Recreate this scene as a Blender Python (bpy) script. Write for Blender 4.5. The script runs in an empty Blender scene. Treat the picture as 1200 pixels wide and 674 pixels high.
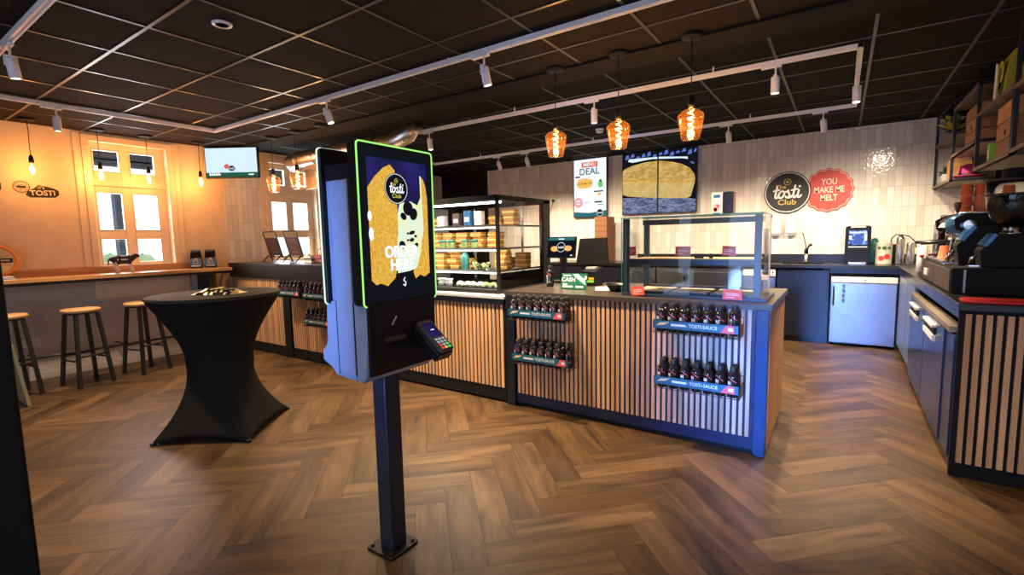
import bpy, bmesh, math, random
from mathutils import Vector, Matrix
random.seed(7)
C = bpy.context.scene.collection
PI = math.pi
HM = 1.40                                   # camera height
# ------------------------------------------------------------------ materials
MATS = {}
def _new(name):
    m = bpy.data.materials.new(name); m.use_nodes = True
    nt = m.node_tree; nt.nodes.clear()
    out = nt.nodes.new('ShaderNodeOutputMaterial')
    MATS[name] = m
    return m, nt, out
def N(nt, t, **kw):
    n = nt.nodes.new(t)
    for k, v in kw.items():
        if k in n.inputs.keys(): n.inputs[k].default_value = v
        else: setattr(n, k, v)
    return n
def rgba(c): return (c[0], c[1], c[2], 1.0)
def pm(name, col, rough=0.5, metal=0.0, var=0.12, scale=9.0, bump=0.0, bscale=60.0, coat=0.0, spec=0.5, tone=0.0):
    """plain principled surface with a little procedural variation"""
    m, nt, out = _new(name)
    b = N(nt, 'ShaderNodeBsdfPrincipled', Roughness=rough, Metallic=metal)
    b.inputs['Specular IOR Level'].default_value = spec
    b.inputs['Coat Weight'].default_value = coat
    tc = N(nt, 'ShaderNodeTexCoord')
    no = N(nt, 'ShaderNodeTexNoise', Scale=scale, Detail=3.0)
    nt.links.new(tc.outputs['Object'], no.inputs['Vector'])
    mx = N(nt, 'ShaderNodeMix', data_type='RGBA')
    mx.inputs[6].default_value = rgba([c * (1 - var) for c in col])
    mx.inputs[7].default_value = rgba([min(1, c * (1 + var)) for c in col])
    nt.links.new(no.outputs['Fac'], mx.inputs[0])
    last = mx.outputs[2]
    if tone:
        at = N(nt, 'ShaderNodeAttribute', attribute_name='tone')
        mr = N(nt, 'ShaderNodeMapRange'); mr.inputs[3].default_value = 1 - tone; mr.inputs[4].default_value = 1 + tone
        nt.links.new(at.outputs['Fac'], mr.inputs[0])
        vm = N(nt, 'ShaderNodeVectorMath', operation='SCALE')
        nt.links.new(last, vm.inputs[0]); nt.links.new(mr.outputs[0], vm.inputs['Scale'])
        last = vm.outputs[0]
    nt.links.new(last, b.inputs['Base Color'])
    if bump:
        n2 = N(nt, 'ShaderNodeTexNoise', Scale=bscale, Detail=2.0)
        nt.links.new(tc.outputs['Object'], n2.inputs['Vector'])
        bp = N(nt, 'ShaderNodeBump', Strength=bump, Distance=0.01)
        nt.links.new(n2.outputs['Fac'], bp.inputs['Height'])
        nt.links.new(bp.outputs['Normal'], b.inputs['Normal'])
    nt.links.new(b.outputs[0], out.inputs[0])
    return m
def em(name, col, s=1.0, noise=None, nscale=14.0, stretch=(1, 1, 1)):
    """a surface that gives off light (screen, lamp); noise = second colour mixed in"""
    m, nt, out = _new(name)
    e = N(nt, 'ShaderNodeEmission', Strength=s); e.inputs[0].default_value = rgba(col)
    if noise:
        tc = N(nt, 'ShaderNodeTexCoord'); mp = N(nt, 'ShaderNodeMapping'); mp.inputs['Scale'].default_value = stretch
        no = N(nt, 'ShaderNodeTexNoise', Scale=nscale, Detail=4.0)
        mx = N(nt, 'ShaderNodeMix', data_type='RGBA'); mx.inputs[6].default_value = rgba(col); mx.inputs[7].default_value = rgba(noise)
        rp = N(nt, 'ShaderNodeMapRange'); rp.inputs[1].default_value = .38; rp.inputs[2].default_value = .62
        nt.links.new(tc.outputs['Object'], mp.inputs[0]); nt.links.new(mp.outputs[0], no.inputs['Vector'])
        nt.links.new(no.outputs['Fac'], rp.inputs[0]); nt.links.new(rp.outputs[0], mx.inputs[0])
        nt.links.new(mx.outputs[2], e.inputs[0])
    nt.links.new(e.outputs[0], out.inputs[0])
    return m
def glass(name, tint=(1, 1, 1), refl=1.0, ior=1.45, rough=0.0):
    m, nt, out = _new(name)
    t = N(nt, 'ShaderNodeBsdfTransparent'); t.inputs[0].default_value = rgba(tint)
    g = N(nt, 'ShaderNodeBsdfGlossy', Roughness=rough); g.inputs[0].default_value = (refl, refl, refl, 1)
    f = N(nt, 'ShaderNodeFresnel', IOR=ior)
    mx = N(nt, 'ShaderNodeMixShader')
    nt.links.new(f.outputs[0], mx.inputs[0]); nt.links.new(t.outputs[0], mx.inputs[1]); nt.links.new(g.outputs[0], mx.inputs[2])
    nt.links.new(mx.outputs[0], out.inputs[0])
    return m
def wood(name, c1, c2, rough=0.45, stretch=(2, 2, 30), tone=0.25, coords='Object', bump=0.05, c3=None):
    m, nt, out = _new(name)
    b = N(nt, 'ShaderNodeBsdfPrincipled', Roughness=rough)
    tc = N(nt, 'ShaderNodeTexCoord'); mp = N(nt, 'ShaderNodeMapping'); mp.inputs['Scale'].default_value = stretch
    nt.links.new(tc.outputs[coords], mp.inputs[0])
    no = N(nt, 'ShaderNodeTexNoise', Scale=1.0, Detail=6.0, Roughness=0.62, Distortion=0.6)
    at = N(nt, 'ShaderNodeAttribute', attribute_name='tone')
    ad = N(nt, 'ShaderNodeVectorMath', operation='ADD')
    sc = N(nt, 'ShaderNodeVectorMath', operation='SCALE'); sc.inputs[0].default_value = (37, 11, 23)
    nt.links.new(at.outputs['Fac'], sc.inputs['Scale'])
    nt.links.new(mp.outputs[0], ad.inputs[0]); nt.links.new(sc.outputs[0], ad.inputs[1])
    nt.links.new(ad.outputs[0], no.inputs['Vector'])
    cr = N(nt, 'ShaderNodeValToRGB')
    cr.color_ramp.elements[0].position = .30; cr.color_ramp.elements[0].color = rgba(c1)
    cr.color_ramp.elements[1].position = .70; cr.color_ramp.elements[1].color = rgba(c2)
    nt.links.new(no.outputs['Fac'], cr.inputs[0])
    mr = N(nt, 'ShaderNodeMapRange'); mr.inputs[3].default_value = 1 - tone; mr.inputs[4].default_value = 1 + tone
    nt.links.new(at.outputs['Fac'], mr.inputs[0])
    vm = N(nt, 'ShaderNodeVectorMath', operation='SCALE')
    nt.links.new(cr.outputs[0], vm.inputs[0]); nt.links.new(mr.outputs[0], vm.inputs['Scale'])
    last = vm.outputs[0]
    if c3:                                    # a second hue on some boards
        wn = N(nt, 'ShaderNodeTexWhiteNoise', noise_dimensions='1D'); nt.links.new(at.outputs['Fac'], wn.inputs['W'])
        mx = N(nt, 'ShaderNodeMix', data_type='RGBA'); mx.blend_type = 'MULTIPLY'
        nt.links.new(wn.outputs['Value'], mx.inputs[0]); nt.links.new(last, mx.inputs[6]); mx.inputs[7].default_value = rgba(c3)
        last = mx.outputs[2]
    nt.links.new(last, b.inputs['Base Color'])
    bp = N(nt, 'ShaderNodeBump', Strength=bump, Distance=0.004)
    nt.links.new(no.outputs['Fac'], bp.inputs['Height']); nt.links.new(bp.outputs[0], b.inputs['Normal'])
    nt.links.new(b.outputs[0], out.inputs[0])
    return m
def tile_mat(name, axis, zoff):
    """glazed upright tiles 75 x 250 mm, stacked, each with its own tone and tilt"""
    m, nt, out = _new(name)
    b = N(nt, 'ShaderNodeBsdfPrincipled', Roughness=0.13)
    tc = N(nt, 'ShaderNodeTexCoord'); sp = N(nt, 'ShaderNodeSeparateXYZ'); cb = N(nt, 'ShaderNodeCombineXYZ')
    nt.links.new(tc.outputs['Object'], sp.inputs[0])
    nt.links.new(sp.outputs['X' if axis == 'x' else 'Y'], cb.inputs[0])
    az = N(nt, 'ShaderNodeMath', operation='ADD'); az.inputs[1].default_value = zoff
    nt.links.new(sp.outputs['Z'], az.inputs[0]); nt.links.new(az.outputs[0], cb.inputs[1])
    br = N(nt, 'ShaderNodeTexBrick', offset=0.0, squash=1.0, Scale=1.0)
    br.inputs['Mortar Size'].default_value = 0.0016; br.inputs['Mortar Smooth'].default_value = .3
    br.inputs['Brick Width'].default_value = 0.075; br.inputs['Row Height'].default_value = 0.25
    br.inputs['Color1'].default_value = (0, 0, 0, 1); br.inputs['Color2'].default_value = (1, 1, 1, 1); br.inputs['Mortar'].default_value = (.5, .5, .5, 1)
    nt.links.new(cb.outputs[0], br.inputs['Vector'])
    cr = N(nt, 'ShaderNodeValToRGB'); e = cr.color_ramp.elements
    e[0].color = (.66, .60, .53, 1); e[1].color = (.82, .78, .72, 1)
    x = e.new(.5); x.color = (.745, .69, .62, 1)
    nt.links.new(br.outputs['Color'], cr.inputs[0])
    mo = N(nt, 'ShaderNodeMix', data_type='RGBA'); mo.inputs[7].default_value = (.36, .30, .25, 1)
    nt.links.new(br.outputs['Fac'], mo.inputs[0]); nt.links.new(cr.outputs[0], mo.inputs[6])
    nt.links.new(mo.outputs[2], b.inputs['Base Color'])
    no = N(nt, 'ShaderNodeTexNoise', Scale=26.0, Detail=1.5); nt.links.new(cb.outputs[0], no.inputs['Vector'])
    h = N(nt, 'ShaderNodeMath', operation='MULTIPLY_ADD'); h.inputs[1].default_value = -0.5
    nt.links.new(br.outputs['Fac'], h.inputs[0]); nt.links.new(no.outputs['Fac'], h.inputs[2])
    bp = N(nt, 'ShaderNodeBump', Strength=0.45, Distance=0.006)
    nt.links.new(h.outputs[0], bp.inputs['Height']); nt.links.new(bp.outputs[0], b.inputs['Normal'])
    nt.links.new(b.outputs[0], out.inputs[0])
    return m

M = dict(
    floor=wood('herringbone_oak', (.026, .0155, .0085), (.190, .108, .046), .42, (1.5, 8.5, 1), .26, 'UV', .06, (.66, .60, .52)),
    under=pm('floor_joint', (.02, .014, .01), .8),
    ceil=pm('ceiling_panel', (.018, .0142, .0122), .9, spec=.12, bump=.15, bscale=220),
    ceil_dim=pm('ceiling_panel_dimmed', (.0105, .0095, .009), .9, spec=.12, bump=.15, bscale=220),  # darker copy of the same panels, kitchen dimness put into the colour
    grid=pm('ceiling_grid_metal', (.060, .051, .044), .34, .3), grid_dim=pm('ceiling_grid_dimmed', (.018, .016, .015), .45, .1),  # second one is the same grid, darkened for the dim kitchen
    beam=pm('black_plaster', (.012, .0105, .0095), .85, spec=.15),
    paint=pm('cream_paint', (.72, .56, .40), .6, bump=.03),
    paint_low=pm('grey_wall_paint', (.52, .46, .43), .6, bump=.03),
    black_wall=pm('black_wall_paint', (.0055, .006, .0055), .7, spec=.2),
    tile_b=tile_mat('tiles_back', 'x', 0.052), tile_l=tile_mat('tiles_left', 'y', 0.052),
    frame=pm('window_paint', (.78, .62, .45), .4),
    glass=glass('window_glass', (1, 1, 1), .8),
    clear=glass('clear_glass', (.95, .985, .97), 1.0),
    green_edge=pm('glass_edge', (.05, .20, .17), .1),
    amber=None,
    white_metal=pm('white_lacquer', (.88, .85, .86), .35),
    blackm=pm('black_metal', (.015, .016, .018), .35),
    matt=pm('matt_black', (.007, .007, .0075), .65, spec=.25),
    laminate=pm('dark_laminate', (.008, .011, .019), .32),
    navy=pm('navy_laminate', (.011, .032, .105), .26),
    top=pm('worktop', (.060, .049, .041), .30, var=.2, scale=30), bench=pm('bench_black', (.013, .0125, .013), .28, var=.2, scale=30),
    toplam=pm('bar_fascia', (.013, .0105, .0105), .32, var=.3, scale=6),
    slat=wood('slat_oak', (.56, .29, .135), (.80, .49, .25), .5, (30, 30, 2.0), .24),
    oak=wood('bar_oak', (.40, .19, .07), (.60, .33, .14), .35, (18, 1.5, 18), .08),
    stool=wood('stool_oak', (.50, .27, .11), (.70, .44, .22), .4, (6, 30, 6), .05),
    crate=wood('crate_pine', (.34, .15, .05), (.55, .28, .11), .6, (20, 3, 20), .25),
    shelfw=wood('shelf_board', (.10, .065, .042), (.20, .135, .09), .5, (20, 2, 20), .1),
    steel=pm('brushed_steel', (.60, .60, .61), .26, 1.0, var=.06, scale=3),
    steelb=pm('painted_steel', (.62, .64, .68), .3, .2),
    chrome=pm('chrome', (.75, .73, .70), .10, 1.0),
    foil=pm('duct_foil', (.88, .76, .62), .32, 1.0, bump=.5, bscale=22),
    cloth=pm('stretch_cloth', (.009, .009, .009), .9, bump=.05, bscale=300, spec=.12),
    cloth_lit=pm('stretch_cloth_lit', (.045, .038, .033), .8, bump=.05, bscale=300, spec=.2),  # same cloth as the cover, lamplight on top put into a paler colour
    kiosk=pm('kiosk_grey', (.27, .33, .50), .42),
    kioskd=pm('kiosk_black', (.0075, .008, .010), .35, spec=.3),
    red=pm('red_paint', (.62, .045, .030), .45),
    redglow=pm('red_card', (.80, .10, .09), .45),
    orange=pm('orange_cup', (.92, .20, .08), .5),
    peach=pm('cup_pale', (.85, .50, .36), .5),
    white=pm('white_plastic', (.80, .78, .75), .4),
    card=pm('white_card', (.82, .80, .80), .6),
    black=pm('print_black', (.012, .012, .012), .55),
    gold=pm('print_gold', (.55, .40, .10), .5),
    pink=pm('pink_felt', (.62, .05, .24), .8),
    green=pm('lime_green', (.25, .62, .05), .5),
    leaf=pm('leaf_green', (.03, .10, .03), .55, var=.4, scale=40),
    leafy=pm('leaf_yellow', (.42, .40, .03), .55, var=.4, scale=40),
    brick=pm('brick', (.23, .10, .042), .8),
    mortar=pm('mortar', (.12, .06, .03), .9),
    blue_shell=pm('blue_enamel', (.05, .17, .38), .2, .2),
    yellow=pm('yellow_plastic', (.85, .48, .03), .4),
    bread=pm('toast', (.55, .24, .06), .7, var=.35, scale=40, bump=.2),
    bread2=pm('bread_pale', (.80, .55, .26), .75, var=.2, scale=40, bump=.2),
    cheese=pm('cheese', (.90, .62, .18), .5),
    salad=pm('salad', (.25, .33, .10), .6, var=.5, scale=60),
    teal=pm('teal_lid', (.02, .16, .15), .4),
    paper=pm('paper_bag', (.60, .36, .20), .6, var=.25, scale=30),
    goldfoil=pm('gold_foil', (.75, .60, .32), .3, .6, var=.3, scale=60, bump=.4, bscale=40),
    sauce=pm('bottle_black', (.013, .009, .009), .18),
    wire=pm('wire_black', (.02, .02, .02), .4, .3),
    board=pm('sage_board', (.42, .42, .22), .6),
    skin_tin=pm('tin_print', (.60, .62, .52), .35, .2),
    purple=pm('brown_card', (.10, .055, .06), .6),
    socket=pm('socket_white', (.75, .74, .76), .4),
    ground=pm('paving', (.55, .55, .52), .8),
    awn=pm('awning_dark', (.02, .02, .025), .7),
    wheel=pm('cheese_rind', (.80, .26, .06), .4),
    cow=pm('cow_white', (.80, .68, .55), .6),
)
def amber_mat():
    m, nt, out = _new('amber_glass')
    t = N(nt, 'ShaderNodeBsdfTransparent'); t.inputs[0].default_value = (1.0, .86, .64, 1)
    tr = N(nt, 'ShaderNodeBsdfTranslucent'); tr.inputs[0].default_value = (.95, .36, .08, 1)
    g = N(nt, 'ShaderNodeBsdfGlossy', Roughness=0.02); g.inputs[0].default_value = (1, .92, .8, 1)
    lw = N(nt, 'ShaderNodeLayerWeight', Blend=.30)
    a = N(nt, 'ShaderNodeMixShader'); a.inputs[0].default_value = .03
    nt.links.new(t.outputs[0], a.inputs[1]); nt.links.new(tr.outputs[0], a.inputs[2])
    b = N(nt, 'ShaderNodeMixShader'); mr = N(nt, 'ShaderNodeMapRange'); mr.inputs[3].default_value = .05; mr.inputs[4].default_value = .38
    nt.links.new(lw.outputs['Facing'], mr.inputs[0]); nt.links.new(mr.outputs[0], b.inputs[0])
    nt.links.new(a.outputs[0], b.inputs[1]); nt.links.new(g.outputs[0], b.inputs[2]); nt.links.new(b.outputs[0], out.inputs[0])
    return m
M['amber'] = amber_mat()
# light-giving
L = dict(
    bulb=em('bulb_glow', (1.0, .60, .20), 14.0), filament=em('filament_glow', (1.0, .62, .25), 16.0),
    lens=em('spot_lens', (1.0, .86, .58), 18.0), led=em('led_strip', (1.0, .93, .82), 7.0),
    ring=em('kiosk_ring', (.40, .95, .20), 1.0), ringw=em('kiosk_ring_pale', (.80, 1.0, .86), 1.0),
    s_navy=em('screen_navy', (.012, .010, .055), 1.0, (.035, .025, .22), 4.0),
    s_bread=em('screen_toast', (.66, .34, .035), 1.0, (.80, .48, .085), 75.0),
    s_breadd=em('screen_crust', (.50, .20, .015), 1.0, (.78, .44, .07), 30.0),
    s_cheese=em('screen_cheese', (.80, .84, .45), 1.0, (.72, .86, .72), 10.0),
    s_white=em('screen_white', (.92, .95, 1.0), 1.0), s_pale=em('screen_pale', (.70, .86, .95), 1.0),
    s_black=em('screen_black', (.006, .007, .010), 1.0), s_gold=em('screen_gold', (.62, .52, .12), 1.0),
    s_red=em('screen_red', (.75, .10, .08), 1.0), s_pink=em('screen_pink', (.85, .42, .40), 1.0),
    s_teal=em('screen_teal', (.03, .16, .18), 1.0), s_green=em('screen_green', (.12, .60, .14), 1.0),
    s_dgreen=em('screen_dark_green', (.02, .10, .06), 1.0), s_orange=em('screen_orange', (.90, .50, .14), 1.0),
    s_loaf=em('screen_loaf', (.43, .25, .05), 1.0, (.64, .43, .15), 13.0, (1, 1, 1.6)),
    s_loaf2=em('screen_loaf_side', (.55, .38, .12), 1.0, (.64, .46, .18), 16.0),
    s_rack=em('screen_rack', (.05, .06, .14), 1.0, (.24, .27, .42), 32.0, (.5, 1, 1.6)),
    s_blue=em('screen_blue', (.10, .16, .55), 1.0), s_sky=em('screen_sky', (.66, .84, .98), 1.0),
    s_key_r=em('key_red', (.8, .08, .04), 1.0), s_key_g=em('key_green', (.05, .7, .15), 1.0),
    s_grey=em('screen_grey', (.35, .38, .40), 1.0),
    slush=em('cooler_light', (.25, .45, 1.0), 1.2, (.02, .05, .2), 30.0),
)
# ------------------------------------------------------------------ mesh builder
_text_cache = {}
def text_mesh(s):
    if s not in _text_cache:
        cu = bpy.data.curves.new('t', 'FONT'); cu.body = s; cu.size = 1.0; cu.resolution_u = 3
        cu.align_x = 'CENTER'; cu.align_y = 'CENTER'; cu.offset = 0.018
        o = bpy.data.objects.new('t', cu); C.objects.link(o)
        dg = bpy.context.evaluated_depsgraph_get()
        me = bpy.data.meshes.new_from_object(o.evaluated_get(dg))
        vs = [(v.co.x, v.co.y) for v in me.vertices]; fs = [tuple(p.vertices) for p in me.polygons]
        bpy.data.objects.remove(o); bpy.data.curves.remove(cu); bpy.data.meshes.remove(me)
        _text_cache[s] = (vs, fs)
    return _text_cache[s]
class MB:
    def __init__(s): s.v = []; s.f = []; s.m = []; s.t = []; s.sm = []; s.uv = []
    def face(s, idx, mat=0, tone=0.5, smooth=False, uv=None):
        s.f.append(tuple(idx)); s.m.append(mat); s.t.append(tone); s.sm.append(smooth); s.uv.append(uv)
    def poly(s, pts, mat=0, tone=0.5, uv=None):
        b = len(s.v); s.v += [tuple(p) for p in pts]; s.face(range(b, b + len(pts)), mat, tone, False, uv); return s
    def box(s, x0, x1, y0, y1, z0, z1, mat=0, tone=None):
        if tone is None: tone = random.random()
        b = len(s.v)
        s.v += [(x0, y0, z0), (x1, y0, z0), (x1, y1, z0), (x0, y1, z0), (x0, y0, z1), (x1, y0, z1), (x1, y1, z1), (x0, y1, z1)]
        for q in ((3, 2, 1, 0), (4, 5, 6, 7), (0, 1, 5, 4), (1, 2, 6, 5), (2, 3, 7, 6), (3, 0, 4, 7)): s.face([b + i for i in q], mat, tone)
        return s
    def obox(s, c, ax, hs, mat=0, tone=None):
        """oriented box: centre, three axis vectors, half sizes"""
        if tone is None: tone = random.random()
        b = len(s.v); c = Vector(c)
        A = [Vector(a).normalized() * h for a, h in zip(ax, hs)]
        for sz in (-1, 1):
            for sx, sy in ((-1, -1), (1, -1), (1, 1), (-1, 1)): s.v.append(tuple(c + A[0] * sx + A[1] * sy + A[2] * sz))
        for q in ((3, 2, 1, 0), (4, 5, 6, 7), (0, 1, 5, 4), (1, 2, 6, 5), (2, 3, 7, 6), (3, 0, 4, 7)): s.face([b + i for i in q], mat, tone)
        return s
    def bar(s, p0, p1, w, h=None, mat=0, up=(0, 0, 1)):
        p0, p1 = Vector(p0), Vector(p1); d = (p1 - p0); l = d.length; d.normalize()
        u = Vector(up)
        if abs(d.dot(u)) > .95: u = Vector((0, 1, 0))
        x = d.cross(u).normalized(); y = x.cross(d)
        return s.obox((p0 + p1) / 2, (x, y, d), (w / 2, (h or w) / 2, l / 2), mat)
    def cyl(s, p0, p1, r0, r1=None, n=16, mat=0, caps=True, tone=0.5):
        if r1 is None: r1 = r0
        p0, p1 = Vector(p0), Vector(p1); d = (p1 - p0).normalized()
        u = Vector((0, 0, 1)) if abs(d.z) < .95 else Vector((1, 0, 0))
        x = d.cross(u).normalized(); y = d.cross(x)
        b = len(s.v)
        for p, r in ((p0, r0), (p1, r1)):
            for i in range(n):
                a = 2 * PI * i / n; s.v.append(tuple(p + x * (r * math.cos(a)) + y * (r * math.sin(a))))
        for i in range(n):
            j = (i + 1) % n; s.face((b + i, b + j, b + n + j, b + n + i), mat, tone, True)
        if caps:
            s.face([b + i for i in range(n)][::-1], mat, tone); s.face([b + n + i for i in range(n)], mat, tone)
        return s
    def tube(s, pts, r, n=8, mat=0, closed=False):
        pts = [Vector(p) for p in pts]; b = len(s.v); k = len(pts)
        prev = None
        for i, p in enumerate(pts):
            if closed: d = (pts[(i + 1) % k] - pts[i - 1])
            else: d = pts[min(i + 1, k - 1)] - pts[max(i - 1, 0)]
            d.normalize()
            if prev is None:
                u = Vector((0, 0, 1)) if abs(d.z) < .9 else Vector((1, 0, 0)); x = d.cross(u).normalized()
            else:
                x = prev - d * prev.dot(d); x.normalize()
            prev = x; y = d.cross(x)
            for j in range(n):
                a = 2 * PI * j / n; s.v.append(tuple(p + x * (r * math.cos(a)) + y * (r * math.sin(a))))
        for i in range(k if closed else k - 1):
            i2 = (i + 1) % k
            for j in range(n):
                j2 = (j + 1) % n; s.face((b + i * n + j, b + i * n + j2, b + i2 * n + j2, b + i2 * n + j), mat, .5, True)
        if not closed:
            s.face([b + j for j in range(n)][::-1], mat); s.face([b + (k - 1) * n + j for j in range(n)], mat)
        return s
    def lathe(s, prof, c=(0, 0, 0), n=20, mat=0, mats=None, sx=1, sy=1):
        b = len(s.v); k = len(prof)
        for r, z in prof:
            for i in range(n):
                a = 2 * PI * i / n; s.v.append((c[0] + r * sx * math.cos(a), c[1] + r * sy * math.sin(a), c[2] + z))
        for q in range(k - 1):
            mm = mats[q] if mats else mat
            for i in range(n):
                j = (i + 1) % n; s.face((b + q * n + i, b + q * n + j, b + (q + 1) * n + j, b + (q + 1) * n + i), mm, .5, True)
        if prof[0][0] > 1e-4: s.face([b + i for i in range(n)][::-1], mats[0] if mats else mat)
        if prof[-1][0] > 1e-4: s.face([b + (k - 1) * n + i for i in range(n)], mats[-1] if mats else mat)
        return s
    def prism(s, pts, o, U, V, W, mat=0, tone=0.5, mat_side=None):
        """extrude the 2-D outline pts (in U,V at o) by the vector W"""
        o, U, V, W = Vector(o), Vector(U), Vector(V), Vector(W); b = len(s.v); k = len(pts)
        A = [o + U * p[0] + V * p[1] for p in pts]
        s.v += [tuple(a) for a in A] + [tuple(a + W) for a in A]
        s.face([b + i for i in range(k)][::-1], mat, tone); s.face([b + k + i for i in range(k)], mat, tone)
        for i in range(k):
            j = (i + 1) % k; s.face((b + i, b + j, b + k + j, b + k + i), mat if mat_side is None else mat_side, tone)
        return s
    def blob(s, c, r, n=10, mat=0, sz=(1, 1, 1), jit=0.0):
        k = n // 2 + 1; b = len(s.v)
        for q in range(k + 1):
            ph = PI * q / k
            for i in range(n):
                a = 2 * PI * i / n; rr = r * (1 + random.uniform(-jit, jit))
                s.v.append((c[0] + rr * sz[0] * math.sin(ph) * math.cos(a), c[1] + rr * sz[1] * math.sin(ph) * math.sin(a), c[2] + rr * sz[2] * math.cos(ph)))
        for q in range(k):
            for i in range(n):
                j = (i + 1) % n; s.face((b + q * n + j, b + q * n + i, b + (q + 1) * n + i, b + (q + 1) * n + j), mat, .5, True)
        return s
    def slab_round(s, o, U, V, W, w, h, r, mat=0, mat_side=None):
        return s.prism(rrect(w, h, r), o, U, V, W, mat, .5, mat_side)
    def build(s, name, mats, parent=None, o=None, bevel=0.0, seg=2, solid=0.0, sub=0):
        me = bpy.data.meshes.new(name)
        if o is None: o = ORG.get(parent.name, (0, 0, 0)) if parent else (0, 0, 0)
        me.from_pydata([(x - o[0], y - o[1], z - o[2]) for x, y, z in s.v], [], s.f)
        for m in (mats if isinstance(mats, (list, tuple)) else [mats]): me.materials.append(m)
        me.polygons.foreach_set('material_index', s.m); me.polygons.foreach_set('use_smooth', s.sm)
        a = me.attributes.new('tone', 'FLOAT', 'FACE'); a.data.foreach_set('value', s.t)
        if any(s.uv):
            ul = me.uv_layers.new(name='UVMap'); i = 0
            for f, u in zip(s.f, s.uv):
                for q in range(len(f)):
                    if u: ul.data[i].uv = u[q]
                    i += 1
        me.update()
        ob = bpy.data.objects.new(name, me); C.objects.link(ob)
        if parent: ob.parent = parent
        else: ob.location = o
        ORG[ob.name] = tuple(o)
        if bevel:
            md = ob.modifiers.new('bevel', 'BEVEL'); md.width = bevel; md.segments = seg; md.limit_method = 'ANGLE'; md.angle_limit = math.radians(40)
        if solid:
            md = ob.modifiers.new('thickness', 'SOLIDIFY'); md.thickness = solid; md.offset = 0
        if sub:
            md = ob.modifiers.new('subdivision', 'SUBSURF'); md.levels = sub; md.render_levels = sub
        return ob
ORG = {}
def rrect(w, h, r, n=5):
    pts = []
    for cx, cy, a0 in ((w - r, r, -90), (w - r, h - r, 0), (r, h - r, 90), (r, r, 180)):
        for i in range(n + 1):
            a = math.radians(a0 + 90 * i / n); pts.append((cx + r * math.cos(a), cy + r * math.sin(a)))
    return pts
class Flat:
    """prints on a flat face: shapes in metres (u right, v up), each layer half a millimetre above the last"""
    def __init__(s, o, U, V, mb=None, step=0.0006):
        s.o, s.U, s.V = Vector(o), Vector(U), Vector(V); s.Nv = s.U.cross(s.V).normalized(); s.mb = mb or MB(); s.k = 1; s.step = step
    def lay(s): s.k += 1; return s
    def P(s, u, v): return tuple(s.o + s.U * u + s.V * v + s.Nv * (s.k * s.step))
    def poly(s, pts, m): s.mb.poly([s.P(*p) for p in pts], m); return s
    def rect(s, u0, u1, v0, v1, m): return s.poly([(u0, v0), (u1, v0), (u1, v1), (u0, v1)], m)
    def ell(s, cu, cv, ru, rv, m, n=28, rot=0.0):
        c, d = math.cos(rot), math.sin(rot)
        return s.poly([(cu + ru * math.cos(2 * PI * i / n) * c - rv * math.sin(2 * PI * i / n) * d, cv + ru * math.cos(2 * PI * i / n) * d + rv * math.sin(2 * PI * i / n) * c) for i in range(n)], m)
    def ringe(s, cu, cv, ru, rv, w, m, n=36):
        for i in range(n):
            a, b = 2 * PI * i / n, 2 * PI * (i + 1) / n
            s.poly([(cu + (ru - w) * math.cos(a), cv + (rv - w) * math.sin(a)), (cu + ru * math.cos(a), cv + rv * math.sin(a)), (cu + ru * math.cos(b), cv + rv * math.sin(b)), (cu + (ru - w) * math.cos(b), cv + (rv - w) * math.sin(b))], m)
        return s
    def stroke(s, pts, w, m):
        for (a, b), (c, d) in zip(pts[:-1], pts[1:]):
            s.k += .04; l = math.hypot(c - a, d - b) or 1e-6; nx, ny = -(d - b) / l * w / 2, (c - a) / l * w / 2
            s.poly([(a - nx, b - ny), (c - nx, d - ny), (c + nx, d + ny), (a + nx, b + ny)], m)
        for a, b in pts: s.k += .04; s.ell(a, b, w / 2, w / 2, m, 8)
        return s
    def text(s, t, cu, cv, size, m, sx=1.0, rot=0.0, shear=0.0):
        vs, fs = text_mesh(t); b = len(s.mb.v); c, d = math.cos(rot), math.sin(rot)
        for x, y in vs:
            x, y = (x + shear * y) * size * sx, y * size
            s.mb.v.append(s.P(cu + x * c - y * d, cv + x * d + y * c))
        for f in fs: s.mb.face([b + i for i in f], m)
        return s
    def brush(s, cu, cv, h, m, w=None):
        """the hand-lettered word 'tosti'; h = height of a small letter"""
        w = w or h * .24
        def el(cx, cy, rx, ry, a0, a1, n=16, sl=.28):
            return [(cx + rx * math.cos(math.radians(a0 + (a1 - a0) * i / n)) + sl * ry * math.sin(math.radians(a0 + (a1 - a0) * i / n)), cy + ry * math.sin(math.radians(a0 + (a1 - a0) * i / n))) for i in range(n + 1)]
        T = [[(.42, 1.62), (.30, 1.05), (.18, .45), (.16, .18), (.28, .04), (.46, .10), (.60, .28)], [(-.05, 1.02), (.3, 1.06), (.72, 1.14)]]
        W = [[(x, y) for x, y in q] for q in T]
        W += [el(1.02, .50, .36, .46, 60, 430)] + [[(1.30, .86), (1.52, .78), (1.72, .86)]]
        W += [[(1.72, .86), (1.98, 1.02), (1.96, .80), (2.10, .52), (2.14, .24), (1.96, .06), (1.72, .10), (1.62, .24)], [(1.98, .04), (2.3, .10), (2.55, .34)]]
        W += [[(x + 2.48, y) for x, y in q] for q in T]
        W += [[(3.40, .98), (3.28, .55), (3.24, .20), (3.36, .04), (3.56, .12), (3.72, .30)]]
        off = -1.80
        for q in W: s.stroke([(cu + (x + off) * h * .86, cv + (y - .62) * h) for x, y in q], w, m)
        s.ell(cu + (3.50 + off) * h * .86, cv + (1.48 - .62) * h, w * .62, w * .62, m, 12)
        return s
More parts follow.
